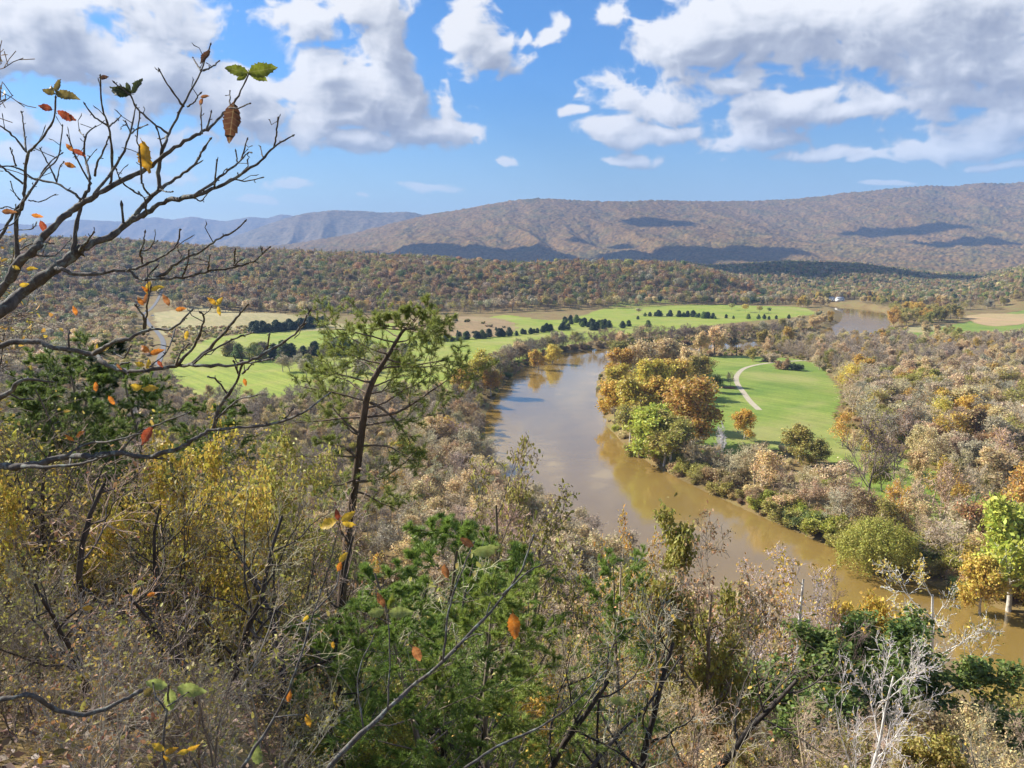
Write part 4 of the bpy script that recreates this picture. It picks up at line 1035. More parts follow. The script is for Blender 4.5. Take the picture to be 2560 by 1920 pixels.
# ------------------------------------------------------------------ woods between the bluff and the river
x, y = jgrid(-420, 110, 120, 560, 8.5)
d = rdist(x, y); wv = y + .3 * x
side = np.array([ (RC[k, 0] - xx) * -NL[k, 0] + (RC[k, 1] - yy) * -NL[k, 1] for xx, yy, k in ((xx, yy, int(np.argmin((RC[:, 0] - xx) ** 2 + (RC[:, 1] - yy) ** 2))) for xx, yy in zip(x, y))])
px_, py_ = proj(x, y, height(x, y))
ok = (side > 0) & (d > RHW + 2) & (wv > 125) & ~inside(x, y, P_MEAD) & (px_ > -250) & (px_ < 2350)
ok &= ~((px_ < 620) & (px_ > 380) & (py_ < 868))
x, y, px_, py_ = x[ok], y[ok], px_[ok], py_[ok]
far_in = (px_ > 840) & (px_ < 1950)
order = np.argsort(np.where(far_in, np.hypot(x, y), 1e6) )
ind = np.zeros(len(x), bool); ind[[k for k in order if far_in[k]][:190]] = True
for xx, yy in zip(x[ind], y[ind]):
    dd = float(rdist(np.array([xx]), np.array([yy]))[0])
    zone_tree('in the riverside woods below the bluff', mix((MB, 2.2), (MT, 2), (ML, .25)), {'tan': 3, 'grey': 3, 'pink': 2, 'olive': 1.2, 'gold': .7, 'brown': 1.5, 'yellow': .4}, xx, yy,
              rng.uniform(11, 16) if dd > RHW + 14 else rng.uniform(8, 12), twig=pick({'grey': 3, 'tan': 2, 'pinkish': 2}), wmul=1.2)
x, y = x[~ind], y[~ind]
stuff_mass('riverside_woods', ['mid_bare0', 'mid_bare1', 'mid_thin0', 'mid_thin2', 'mid_bare3'], np.stack([x, y, height(x, y) - .3], 1), rng.uniform(.5, .8, len(x)),
           'grey bare woods on the valley floor behind the bluff', palette(['tan', 'grey', 'brown', 'olive', 'pink']), 'woods', bark=bark_mat('bark_grey', (.33, .28, .23, 1), 3.0))

# low brush between the trees of the valley floor
x, y = jgrid(-430, 560, 120, 930, 6.5)
px_, py_ = proj(x, y, height(x, y)); d = rdist(x, y)
ok = (d > RHW + .5) & ~inside(x, y, P_MEAD) & ~inside(x, y, P_LAWN) & (px_ > -100) & (px_ < 2320) & ((y + .3 * x > 140)) & ~((px_ > 1960) & (py_ < 740)) & ~((px_ < 400) & (py_ < 700))
ok &= polydist(x, y, np.array([G(*q, 8) for q in [(316,690),(338,706),(352,730),(340,770),(300,840),(282,880)]])) > 8
x, y = x[ok], y[ok]
stuff_mass('valley_brush', ['mid_shrub0', 'mid_shrub1', 'mid_shrub2', 'mid_shrub3'], np.stack([x, y, height(x, y) - .1], 1), rng.uniform(.25, .8, len(x)),
           'tan and olive brush on the valley floor between the trees', palette(['tan', 'olive', 'pink', 'tan', 'brown', 'olive', 'grey', 'lime']), 'brush', bark=bark_mat('bark_brush', (.42, .34, .26, 1), 3.0))

# ------------------------------------------------------------------ trees of the bluff itself
LIMX = [-400, 0, 150, 300, 400, 560, 700, 800, 900, 1000, 1100, 1250, 1400, 1560, 1700, 1800, 1900, 2212, 2600]
LIMY = [720, 745, 765, 805, 880, 900, 930, 990, 1050, 1130, 1180, 1215, 1235, 1310, 1400, 1450, 1460, 1530, 1600]
def limit_h(x, y, zg, extra=0):
    px, _ = proj(x, y, zg); ly = float(np.interp(px, LIMX, LIMY)) + extra
    return AT(px, ly, y)[2] - zg, px
NB = {'near_bare0': 1, 'near_bare1': 1, 'near_bare2': 1}; NTH = {'near_thin0': 1, 'near_thin1': 1, 'near_thin2': 1}
NO = {'near_oak0': 1, 'near_oak1': 1, 'near_oak2': 1}; NP = {'near_pine0': 1, 'near_pine1': 1, 'near_pine2': 1}
CS = {f'close_shrub{k}': 1 for k in range(4)}; CL = {f'close_leafy{k}': 1 for k in range(4)}; CSA = {f'close_sapling{k}': 1 for k in range(4)}
GUARD = [(1020,1140,30,1400),(900,1020,22,1480),(640,790,12,1600),(1265,1445,45,1350),(855,1095,48,1330),(1690,2160,75,1470),(1400,1590,75,1230),(60,430,40,880),(780,930,22,1480),(690,860,23,1330),(1060,1160,60,1040),(1540,1690,50,1580),(1590,1820,90,1320),(1280,1360,70,1180)]
CUR = {'y': 0}
def bluff(x, y, hmin, hmax, kinds_by, zone_by, extra=0, **kw):
    zg = H1(x, y); hl, px = limit_h(x, y, zg, extra)
    if px < -260 or px > 2480: return
    h = min(rng.uniform(hmin, hmax), hl * rng.uniform(.72, 1.0))
    for g0, g1, gy, gl in GUARD:
        if g0 < px < g1 and y < gy: h = min(h, (AT(px, gl, y)[2] - zg) * rng.uniform(.8, 1.0))
    if h < hmin * .45: return
    CUR['y'] = y; kinds, cols, twig = kinds_by(px); key = pick(kinds); col = pick(cols)
    if 'pine' in key: col = pick({'green': 2, 'fresh': 2, 'dkgreen': .5})
    tw = pick(twig) if 'pine' not in key else 'brown'
    kwd = 'bare tree' if 'bare' in key else 'pine' if 'pine' in key else 'shrub' if 'shrub' in key else 'sapling' if ('sapling' in key or 'leafy' in key) else 'tree'
    nm = {'bare tree': 'bare_tree', 'pine': 'pine_tree', 'shrub': 'shrub', 'sapling': 'sapling', 'tree': 'oak_tree'}[kwd]
    place(key, nm, x, y, h, C[col], tw, tw if tw != 'pinkish' else 'grey', zone=zone_by(px), cword=CW[col], kword=kwd, z=zg, cat='shrub' if kwd == 'shrub' else 'tree', **kw)
def far_kinds(px):
    if px < 800: return mix((NP, 1.6), (NO, 1.6), (NTH, 1.6), (NB, .7)), {'olive': 3, 'yellow': 1.3, 'brown': 2, 'gold': 1}, {'grey': 2, 'brown': 2}
    if px < 1350: return mix((NP, 2.2), (NO, .35), (NTH, 1.0), (NB, 2.0)), {'olive': 2, 'gold': 1, 'brown': 1, 'yellow': .6, 'tan': 1}, {'grey': 2, 'tan': 2, 'pinkish': 1}
    return mix((NP, .1), (NO, .55), (NTH, 1.5), (NB, 2.4)), {'olive': 3, 'tan': 2, 'rust': .8, 'gold': 1, 'brown': 1.5}, {'pinkish': 3, 'tan': 2, 'grey': 1.2}
def close_kinds(px):
    if CUR['y'] < 13: return mix((CS, 4), (CSA, 1.2), (CL, .12 if px < 900 else .05)), {'olive': 4, 'brown': 2, 'gold': .6, 'rust': .5}, {'grey': .8, 'brown': 3, 'dark': 3}
    if px < 900: return mix((CS, 2.6), (CL, 1.5), (CSA, 1.6), (NP, .8)), {'olive': 5, 'yellow': 1.0, 'gold': .8, 'lime': .6, 'rust': .4, 'orange': .3}, {'grey': .7, 'brown': 3, 'dark': 3}
    if px < 1450: return mix((CS, 2.2), (CL, .5), (CSA, 1.4), (NP, 1.3)), {'olive': 3, 'brown': 2, 'gold': .7, 'rust': .7}, {'grey': .7, 'brown': 3, 'dark': 3}
    return mix((CS, 2.2), (CL, 1.0), (CSA, 1.8)), {'olive': 3, 'tan': 2, 'rust': 1, 'gold': 1}, {'pinkish': 1, 'tan': 1.5, 'grey': 2, 'brown': 2}
def area(px): return 'on the left part of the bluff' if px < 700 else 'in the middle of the bluff' if px < 1450 else 'on the right part of the bluff'
x, y = jgrid(-150, 150, 62, 165, 5.2)
for xx, yy in zip(x, y):
    if 30 < yy + .3 * xx < 152 and abs(xx) < .74 * yy and float(rdist(np.array([xx]), np.array([yy]))[0]) > RHW + 3: bluff(xx, yy, 7, 14, far_kinds, lambda p: 'low ' + area(p))
x, y = jgrid(-60, 60, 30, 64, 3.3)
for xx, yy in zip(x, y):
    if abs(xx) < .76 * yy: bluff(xx, yy, 5, 12, far_kinds if rng.random() < .6 else close_kinds, lambda p: 'halfway down ' + area(p))
x, y = jgrid(-26, 26, 7, 30, 1.9)
for xx, yy in zip(x, y):
    if abs(xx) < .78 * yy + 1: bluff(xx, yy, *((1.0, 2.4) if yy < 13 else (2.2, 6.0)), close_kinds, lambda p: 'near the top ' + area(p))
x, y = jgrid(-7, 8, 5.0, 9, 1.25)
for xx, yy in zip(x, y):
    if abs(xx) < .8 * yy: bluff(xx, yy, .9, 1.8, lambda p: (CS, {'olive': 2, 'gold': 1, 'rust': 1}, {'grey': 2, 'brown': 2}), lambda p: 'close below the viewpoint', extra=250)
# the same woods go on just left of the view; they shade the near slope
for xx, yy in ((-12, 15), (-15, 20), (-10.5, 11), (-19, 24), (-17, 16), (-23, 28), (-22, 20), (-27, 33), (-28, 25), (-13, 8), (-18, 11), (-33, 38), (-9, 7), (-24, 14)):
    key = pick({'near_thin0': 1, 'near_thin1': 1, 'near_bare2': .8, 'near_pine1': .8, 'near_oak2': .5}); kw = 'pine' if 'pine' in key else 'bare tree' if 'bare' in key else 'tree'; col = 'green' if kw == 'pine' else pick({'olive': 2, 'gold': 1, 'brown': 1})
    place(key, {'pine': 'pine_tree', 'bare tree': 'bare_tree', 'tree': 'oak_tree'}[kw], xx, yy, rng.uniform(8, 12), C[col], 'brown', 'dark', zone='on the bluff just past the left edge', cword=CW[col], kword=kw)
# undergrowth that nobody could count
x, y = jgrid(-45, 45, 4.0, 60, 1.3)
ok = (np.abs(x) < .8 * y + 1)
x, y = x[ok], y[ok]; z = height(x, y)
hmax = np.array([limit_h(a_, b_, c_, 120)[0] for a_, b_, c_ in zip(x, y, z)])
sc = np.minimum(rng.uniform(.25, .85, len(x)) * np.where(y < 13, .45, 1.0) * np.where((x < -.25 * y) & (y < 12), .7, 1.0), hmax / 4.0); ok = sc > .12
stuff_mass('undergrowth', ['close_shrub0', 'close_shrub1', 'close_shrub2', 'close_shrub3'], np.stack([x, y, z - .05], 1)[ok], sc[ok],
           'tangled twiggy undergrowth over the slope of the bluff', palette(['olive', 'brown', 'olive', 'rust', 'gold', 'olive']), 'undergrowth', bark=bark_mat('bark_twig', (.135, .108, .088, 1), 12.0))
# fallen leaves
n = 45000; yy = 3 + 27 * rng.random(n) ** .8; xx = rng.uniform(-.8, .8, n) * (yy + 2)
Pl = np.stack([xx, yy, height(xx, yy) + rng.uniform(.0, .05, n)], 1)
v, f = leaf_quads(Pl, .10, rng, 1.6, .6)
me = mesh('leaf_litter', v, f, leaf_mat('litter', 'OBJECT', transl=.1, var=.5, hue=.03)); o = obj('leaf_litter', me, None, (.25, .145, .085)); tag(o, 'brown fallen leaves covering the slope under the shrubs', 'leaf litter', kind='stuff')

# single trees of the bluff that stand out in the photograph
def spot(key, name, px, ptop, h, col, lab, twig='grey', bark=None, wmul=1.0, rz=None, Y=None):
    """stand a tree of height h on the slope where its top shows at (px, ptop)"""
    if Y is None:
        ys = np.linspace(10, 175, 330); P = np.array([AT(px, ptop, q) for q in ys]); g_ = height(P[:, 0], P[:, 1]); k = np.argmax(P[:, 2] - g_ >= h); Y = float(ys[k]) if (P[:, 2] - g_ >= h).any() else 150.0
    p = AT(px, ptop, Y); zg = H1(p[0], Y)
    return place(key, name, p[0], Y, p[2] - zg, C[col], twig, bark, wmul, label=lab, z=zg, rz=rz)
spot('near_oak0', 'oak_tree', 1800, 1345, 14, 'green', 'large dark green leafy oak left of the green pair, lower right', 'dark', wmul=1.5)
spot('near_oak1', 'oak_tree', 1950, 1318, 16, 'green', 'tall dark green oak in the middle of the green group, lower right', 'dark', wmul=1.35)
spot('near_oak2', 'oak_tree', 2075, 1395, 14, 'green', 'dark green oak nearest the right edge of the green group', 'dark', wmul=1.4)
spot('near_bare0', 'dead_tree', 1868, 1320, 11, 'gold', 'white barked dead tree with bare branches before the dark oaks', 'white', 'white', .75)
spot('near_thin0', 'sycamore_tree', 2040, 1205, 26, 'yellow', 'spreading yellow sycamore leaning over the water at lower right', 'white', 'white', .85)
spot('near_oak2', 'autumn_tree', 1850, 1282, 19, 'gold', 'small golden tree left of the spreading yellow sycamore', 'pale', wmul=.55)
spot('near_thin1', 'sycamore_tree', 1640, 1190, 20, 'gold', 'white limbed sycamore with few gold leaves, left of three', 'white', 'white', .7)
spot('near_thin2', 'sycamore_tree', 1715, 1175, 21, 'gold', 'white limbed sycamore with few gold leaves, middle of three', 'white', 'white', .8)
spot('near_bare2', 'sycamore_tree', 1785, 1215, 19, 'gold', 'dark limbed bare tree right of the white sycamores', 'brown', 'brown', .6)
spot('near_oak0', 'oak_tree', 1480, 1072, 20, 'olive', 'rusty olive oak standing out against the muddy water', 'brown', wmul=.62)
spot('near_thin1', 'oak_tree', 1540, 1095, 19, 'rust', 'rust topped oak just right of the rusty olive one', 'brown', wmul=.75)
spot('near_thin0', 'autumn_tree', 1318, 1092, 17, 'gold', 'golden cone shaped tree at the near water edge', 'tan', wmul=.5)
spot('near_thin2', 'oak_tree', 1105, 928, 15, 'olive', 'tall olive tree with round top rising before the river', 'brown', wmul=.5)
spot('near_thin0', 'oak_tree', 1190, 1015, 14, 'olive', 'olive tree with ragged top right of the round topped one', 'brown', wmul=.7)
spot('near_pine0', 'pine_tree', 1352, 1172, 12, 'fresh', 'bright green pine standing alone in the middle of the bluff', 'brown', wmul=.85)
spot('near_pine1', 'pine_tree', 930, 1030, 12, 'fresh', 'dense green pine right of the tall leaning pine', 'brown', wmul=1.15)
spot('near_pine2', 'pine_tree', 1010, 1140, 11, 'fresh', 'lower green pine in front of the dense green pine', 'brown', wmul=1.2)
spot('near_pine1', 'pine_tree', 850, 1330, 6, 'fresh', 'soft green young pine low in the middle', 'brown', wmul=1.2)
spot('near_pine0', 'pine_tree', 150, 715, 13, 'green', 'dark pine at the left, tallest behind the oak branches', 'brown', wmul=1.2)
spot('near_pine2', 'pine_tree', 320, 775, 13, 'green', 'dark pine right of the tallest left one', 'brown', wmul=1.25)
spot('near_pine1', 'pine_tree', 20, 735, 13, 'dkgreen', 'dark pine at the far left edge', 'brown', wmul=1.2)
spot('near_pine0', 'pine_tree', 95, 765, 11, 'green', 'pine between the two tall dark ones at the left', 'brown', wmul=1.2)
spot('near_pine1', 'pine_tree', 245, 800, 11, 'green', 'pine just right of the tallest left pine', 'brown', wmul=1.2)
spot('near_pine2', 'pine_tree', 410, 860, 10, 'green', 'shorter pine right of the dark left pines', 'brown', wmul=1.2)
spot('near_pine0', 'pine_tree', 1085, 1215, 8, 'fresh', 'fresh green pine before the river woods, right of the lower green one', 'brown', wmul=1.2)
spot('near_pine1', 'pine_tree', 960, 1290, 6, 'fresh', 'fresh green low pine right of the young one', 'brown', wmul=1.3)
spot('near_pine2', 'pine_tree', 720, 1560, 3.2, 'fresh', 'fresh green pine bough low near the bottom edge', 'brown', wmul=1.4)
spot('near_pine0', 'pine_tree', 1600, 1500, 13, 'fresh', 'green pine crown low at the right of centre', 'brown', wmul=1.3)
spot('near_pine2', 'pine_tree', 1740, 1560, 9, 'fresh', 'small green pine low between the oaks and the centre', 'brown', wmul=1.3)
SCRUB = ((130,1085,7.6,.9),(208,905,10.5,1.0),(45,1010,9.5,.8),(300,1000,12.5,.9),(395,1120,9,.8),(470,1020,11.5,1.0),(585,1090,12.5,.9),(20,880,15,.9),(110,850,17,.9),(345,930,17,.9),(520,950,19,.9),(640,1060,16,.8),(1000,1290,14,.8),(1120,1250,17,.9),(1205,1190,15,1.0),(1290,1260,19,.9),(1420,1290,22,.9),(820,1300,13,.8))
for k, (px, pt, Y, wm) in enumerate(SCRUB):
    spot('scrub_oak%d' % (k % 4), 'scrub_oak', px, pt, 1, pick({'olive': 2, 'gold': 1, 'rust': 1}), 'dark trunked crooked scrub oak close below the viewpoint, %s from its left end' % ordw[sorted(q[0] for q in SCRUB).index(px)], pick({'brown': 2, 'grey': 2, 'tan': 1}), 'dark', wm, Y=Y)

YS = ((415,862,15,'yellow'),(535,905,18,'olive'),(80,925,14,'yellow'),(190,1010,15,'olive'))
for k, (px, pt, Y, col) in enumerate(YS):
    spot('close_leafy%d' % (k % 4), 'sapling', px, pt, 1, col, '%s leafy sapling among the dark scrub oaks, %s from the left edge' % (CW[col], ordw[sorted(q[0] for q in YS).index(px)]), 'brown', 'brown', .6, Y=Y)

# the tall leaning pine -------------------------------------------------------------
def leaning_pine():
    R = np.random.default_rng(5); Y = 22.0
    path = [(728,1470),(735,1380),(742,1250),(757,1120),(772,1010),(783,920),(795,850),(815,805),(840,765),(868,718),(884,706),(897,686)]
    P = np.array([AT(px, py, Y + .35 * math.sin(k * .7)) for k, (px, py) in enumerate(path)])
    base = P[0].copy(); base[2] = H1(base[0], base[1]); P[0] = base - np.array([0, 0, .3])
    P2 = catmull(P, 4); rad = np.interp(np.linspace(0, 1, len(P2)), [0, .5, .8, 1], [.15, .10, .05, .012])
    e = empty('pine_tree', base); tag(e, 'tall leaning pine with open crown standing over the meadow view', 'tree')
    v, q, t_ = polytube(P2 - base, rad, 8)
    obj('trunk', mesh('leaning_pine_trunk', v, [q, t_], M_BARK, True), e, (.13, .09, .065))
    sk = Skel(); PB = P_(k=[0,7,4], n=[0,8,4,3], w=[0,.13,.2,.24], up=[0,.015,.05,.05], start=[0,.3,.2], ang=[0,55,50], len=[0,.42,.45], cone=[0,.55,.4], rr=[0,.55,.55], rmin=.006, tp=.8)
    n = len(P2)
    for k in range(34):
        f = .30 + .70 * (k + R.random() * .5) / 34; b = P2[min(int(f * n), n - 1)] - base
        sd = 1 if k % 2 else -1; an = (0 if sd > 0 else math.pi) + R.normal() * .8
        L = (2.6 if f < .75 else 2.6 * (1.04 - f) / .30 + .15) * R.uniform(.45, 1.1)
        grow(sk, R, b, np.array([math.cos(an), math.sin(an), 0.05 + .2 * max(0, f - .6)]), L, .03 * (1.3 - f) + .008, 1, PB)
    for px, py, ex, ey in ((795, 900, 1040, 905), (780, 935, 690, 915), (800, 870, 930, 880), (775, 990, 690, 940), (770, 1040, 930, 1020)):
        a_ = AT(px, py, Y) - base; b_ = AT(ex, ey, Y + R.uniform(-.6, .2)) - base
        grow(sk, R, a_, (b_ - a_) / np.linalg.norm(b_ - a_), np.linalg.norm(b_ - a_), .045, 1, PB)
    a, b, r0, r1, lv = sk.arr()
    v, f = tubes(a, b, r0, r1, 4)
    obj('branches', mesh('leaning_pine_branches', v, f, M_BARK), e, (.22, .16, .12))
    m_ = (lv >= 2) & (R.random(len(lv)) < .85); a, b = a[m_], b[m_]
    v, f = needle_tris(np.concatenate([b, (a + b) / 2]), norm(np.concatenate([b - a, b - a])) + np.array([0, 0, .2]), .13, .0065, 11, R, .9)
    obj('needles', mesh('leaning_pine_needles', v, f, M_NEEDLE), e, (.32, .36, .09))
leaning_pine()

# ------------------------------------------------------------------ houses and car, far away
M_WHITE = flat_mat('white_siding', lin(236, 236, 232), .6, .05, 2.0); M_ROOFM = flat_mat('grey_roof', lin(176, 178, 182), .6, .1, 1.0); M_GLASS = flat_mat('window_glass', lin(48, 56, 66), .1, .1, 1.0, .6)
M_DOOR = flat_mat('door_paint', lin(96, 60, 48), .6, .1, 1.0)
def box(cx, cy, cz, sx, sy, sz):
    v = np.array([(x_, y_, z_) for z_ in (-.5, .5) for y_ in (-.5, .5) for x_ in (-.5, .5)]) * np.array([sx, sy, sz]) + np.array([cx, cy, cz])
    return v, np.array([(0, 2, 3, 1), (4, 5, 7, 6), (0, 1, 5, 4), (2, 6, 7, 3), (0, 4, 6, 2), (1, 3, 7, 5)])
def house(px, py, z, L_, W_, Hh, rz, lab):
    x0, y0 = G(px, py, z); e = empty('house', (x0, y0, H1(x0, y0)), rz); tag(e, lab, 'house')
    v, f = box(0, 0, Hh / 2 - .3, L_, W_, Hh + .6); obj('wall', mesh('house_wall', v, f, M_WHITE), e)
    rh = W_ * .35; V = np.array([(-L_/2-.4, -W_/2-.4, Hh+.02), (L_/2+.4, -W_/2-.4, Hh+.02), (L_/2+.4, W_/2+.4, Hh+.02), (-L_/2-.4, W_/2+.4, Hh+.02), (-L_/2-.4, 0, Hh+rh), (L_/2+.4, 0, Hh+rh)])
    rf = obj('roof', mesh('house_roof', V, [np.array([(0,1,5,4),(2,3,4,5),(3,2,1,0)]), np.array([(0,4,3),(1,2,5)])], M_ROOFM), e)
    v, f = box(L_ * .25, 0, Hh + rh, .8, .8, 1.4); obj('chimney', mesh('house_chimney', v, f, M_DOOR), rf)
    for wx in (-.34, -.12, .34):
        v, f = box(wx * L_, -W_ / 2 - .03, Hh * .55, 1.1, .08, 1.4); w_ = obj('window', mesh('house_window', v, f, M_GLASS), e)
        v, f = box(wx * L_, -W_ / 2 - .06, Hh * .55 - .8, 1.4, .16, .12); obj('sill', mesh('house_sill', v, f, M_WHITE), w_)
    v, f = box(.12 * L_, -W_ / 2 - .03, 1.0, 1.0, .08, 2.1); obj('door', mesh('house_door', v, f, M_DOOR), e)
house(1814, 652, 5, 13, 8, 4.5, .3, 'long white farmhouse beyond the far river bend')
house(1796, 651, 5, 9, 8, 4.2, -.2, 'smaller white house left of the long farmhouse')
house(1937, 640, 8, 14, 9, 5.0, .1, 'white house with pale roof above the gold clump')
def car(px, py, z):
    x0, y0 = G(px, py, z); e = empty('parked_car', (x0, y0, H1(x0, y0) + .38), .25); tag(e, 'white car beside the country road, lower end of the straw field', 'car')
    M_CAR = flat_mat('car_paint', lin(232, 236, 240), .25, .03, 1.0, .5); M_TYRE = flat_mat('rubber', lin(30, 30, 32), .8, .1, 4.0)
    prof = [(-2.3, .35), (-2.25, .85), (-1.4, .98), (-.75, 1.48), (.75, 1.50), (1.55, 1.02), (2.25, .92), (2.32, .35)]; n = len(prof)
    V = np.array([(a_, s_ * (.88 if b_ < 1.1 else .68), b_) for s_ in (-1, 1) for a_, b_ in prof]); i = np.arange(n); j = (i + 1) % n
    F = np.stack([i, j, j + n, i + n], 1)
    me = bpy.data.meshes.new('car_body'); me.from_pydata([tuple(q) for q in V], [], [tuple(q) for q in F] + [tuple(range(n))[::-1], tuple(range(n, 2 * n))]); me.materials.append(M_CAR); me.update()
    obj('body', me, e)
    for s_ in (-1, 1):
        v, f = box(0, s_ * .79, 1.22, 1.7, .06, .34); obj('side_window', mesh('car_window', v, f, M_GLASS), e)
        for wx in (-1.4, 1.4):
            an = np.linspace(0, 6.283, 12, endpoint=False); ring = np.stack([wx + .34 * np.cos(an), 0 * an, .34 + .34 * np.sin(an)], 1)
            V = np.vstack([ring + [0, s_ * .74, 0], ring + [0, s_ * .94, 0]]); i = np.arange(12); me = bpy.data.meshes.new('car_wheel')
            me.from_pydata([tuple(q) for q in V], [], [(a_, (a_ + 1) % 12, (a_ + 1) % 12 + 12, a_ + 12) for a_ in range(12)] + [tuple(range(12)), tuple(range(12, 24))]); me.materials.append(M_TYRE); me.update(); obj('wheel', me, e)
    for q, a_ in ((-1.08, -.55), (1.18, .5)):
        v, f = box(q, 0, 1.26, .05, 1.2, .36); w_ = obj('windscreen', mesh('car_screen', v, f, M_GLASS), e)
car(329, 684, 8)

# ------------------------------------------------------------------ oak sapling in front of the viewpoint, its limbs and leaves
def za(p): return (p[0] / 3.413, 86.4 + p[1] / 3.413)          # readings taken from enlarged views of the photograph
def zb(p): return (p[0] / 2.844, 518.5 + p[1] / 2.844)
def zc(p): return (p[0] / 1.803 / K, (1000 + p[1] / 1.803) / K)
def zd(p): return ((800 + p[0] / 1.803) / K, (1000 + p[1] / 1.803) / K)
M_OAK = bark_mat('oak_bark', (.115, .098, .085, 1), 38.0, .5, lichen=.5)
HR = np.random.default_rng(31)
def limb_points(pts, cv, d0, d1):
    q = np.array([cv(p) for p in pts]); n = len(q); dd = np.linspace(d0, d1, n)
    P = np.array([AT(px, py, dd[k] + HR.normal() * .03) for k, (px, py) in enumerate(q)])
    return P
def make_limb(name, P, r0, r1, parent, base, spurs=1.0, sides=8):
    Pc = catmull(P, 5); n = len(Pc); s = np.linspace(0, 1, n)
    rad = (r0 + (r1 - r0) * s ** .8) * (1 + .10 * HR.normal(size=n))
    Pc[1:-1] += HR.normal(size=(n - 2, 3)) * (np.minimum(rad, .006) * .35)[1:-1, None]
    V, Q, T_ = polytube(Pc - base, rad, sides)
    Vs, Fs, o = [V], [Q, T_], len(V)
    length = np.linalg.norm(np.diff(Pc, axis=0), axis=1).sum()
    # buds and short spurs
    k = int(spurs * length * 11)
    for _ in range(k):
        i = HR.integers(n // 4, n) if n > 4 else n - 1; i = min(i, n - 1)
        t = Pc[min(i + 1, n - 1)] - Pc[max(i - 1, 0)]; t /= np.linalg.norm(t) + 1e-9
        d = t * .6 + HR.normal(size=3) * .55; d[2] += .25; d /= np.linalg.norm(d)
        L_ = HR.uniform(.006, .022) if HR.random() < .75 else HR.uniform(.03, .10); a = Pc[i] - base
        rr_ = max(rad[i] * .45, .0016)
        mid = a + d * L_ * .6 + HR.normal(size=3) * L_ * .08
        v, q, t2 = polytube([a, mid, a + d * L_ * .85, a + d * L_], [rr_, rr_ * .8, rr_ * 1.25, rr_ * .35], 5)
        Vs.append(v); Fs += [q + o, t2 + o]; o += len(v)
    # terminal bud
    t = Pc[-1] - Pc[-2]; t /= np.linalg.norm(t); a = Pc[-1] - base
    v, q, t2 = polytube([a, a + t * .006, a + t * .014], [r1 * .9, r1 * 1.7, r1 * .3], 5); Vs.append(v); Fs += [q + o, t2 + o]
    return obj(name, mesh('oak_' + name, np.concatenate(Vs), Fs, M_OAK, True), parent)
D = 3.0
tb = AT(-150, 1300, D); tb[2] = H1(tb[0], tb[1])
oak = empty('oak_sapling', tb); tag(oak, 'bare chestnut oak sapling reaching across the upper left sky', 'tree')
trunkP = np.array([tb - [0, 0, .3], AT(-140, 1500, D), AT(-165, 1200, D), AT(-150, 950, D), AT(-170, 800, D), AT(-140, 720, D)])
trunkP = trunkP[np.argsort(trunkP[:, 2])]
make_limb('trunk', trunkP, .060, .030, oak, tb, 0, 10)
lead = lambda pts, cv: [cv(p) for p in pts]
ident = lambda p: p
px2m = D / FPX * K
def BR(pts, cv, w0, w1, d0=0.0, d1=0.0, start=None, parent=None, name='branch', spurs=1.0):
    q = [cv(p) for p in pts]
    if start: q = list(start) + q
    P = limb_points(q, ident, D + d0, D + d1)
    return make_limb(name, P, w0 * px2m / 2, max(w1 * px2m / 2, .0017), parent or oak, tb, spurs)
b1 = BR([(0,440),(120,330),(340,180),(480,70)], zb, 30, 22, 0, .1, start=[(-140,720)], spurs=.15)
c1 = BR([(560,1560),(700,1490),(830,1440),(960,1330),(1020,1270),(1090,1180),(1180,1100),(1300,1020),(1430,920),(1500,810),(1545,735)], za, 22, 3, .1, .3, start=[zb((340,180)), zb((480,70))], name='branch', spurs=.6)
c2 = BR([(960,1330),(1080,1280),(1240,1185),(1430,1150),(1590,1090),(1760,1000),(1900,910),(2020,790),(2150,710)], za, 14, 3, .15, .0)
b2 = BR([(290,1490),(420,1350),(550,1240),(700,1150),(880,1050),(1080,950),(1250,820),(1430,710),(1530,660),(1650,540),(1740,440),(1830,260)], za, 22, 3.2, -.1, .25, start=[(-145,760),zb((0,310)),zb((110,150)),zb((230,40))], spurs=.5)
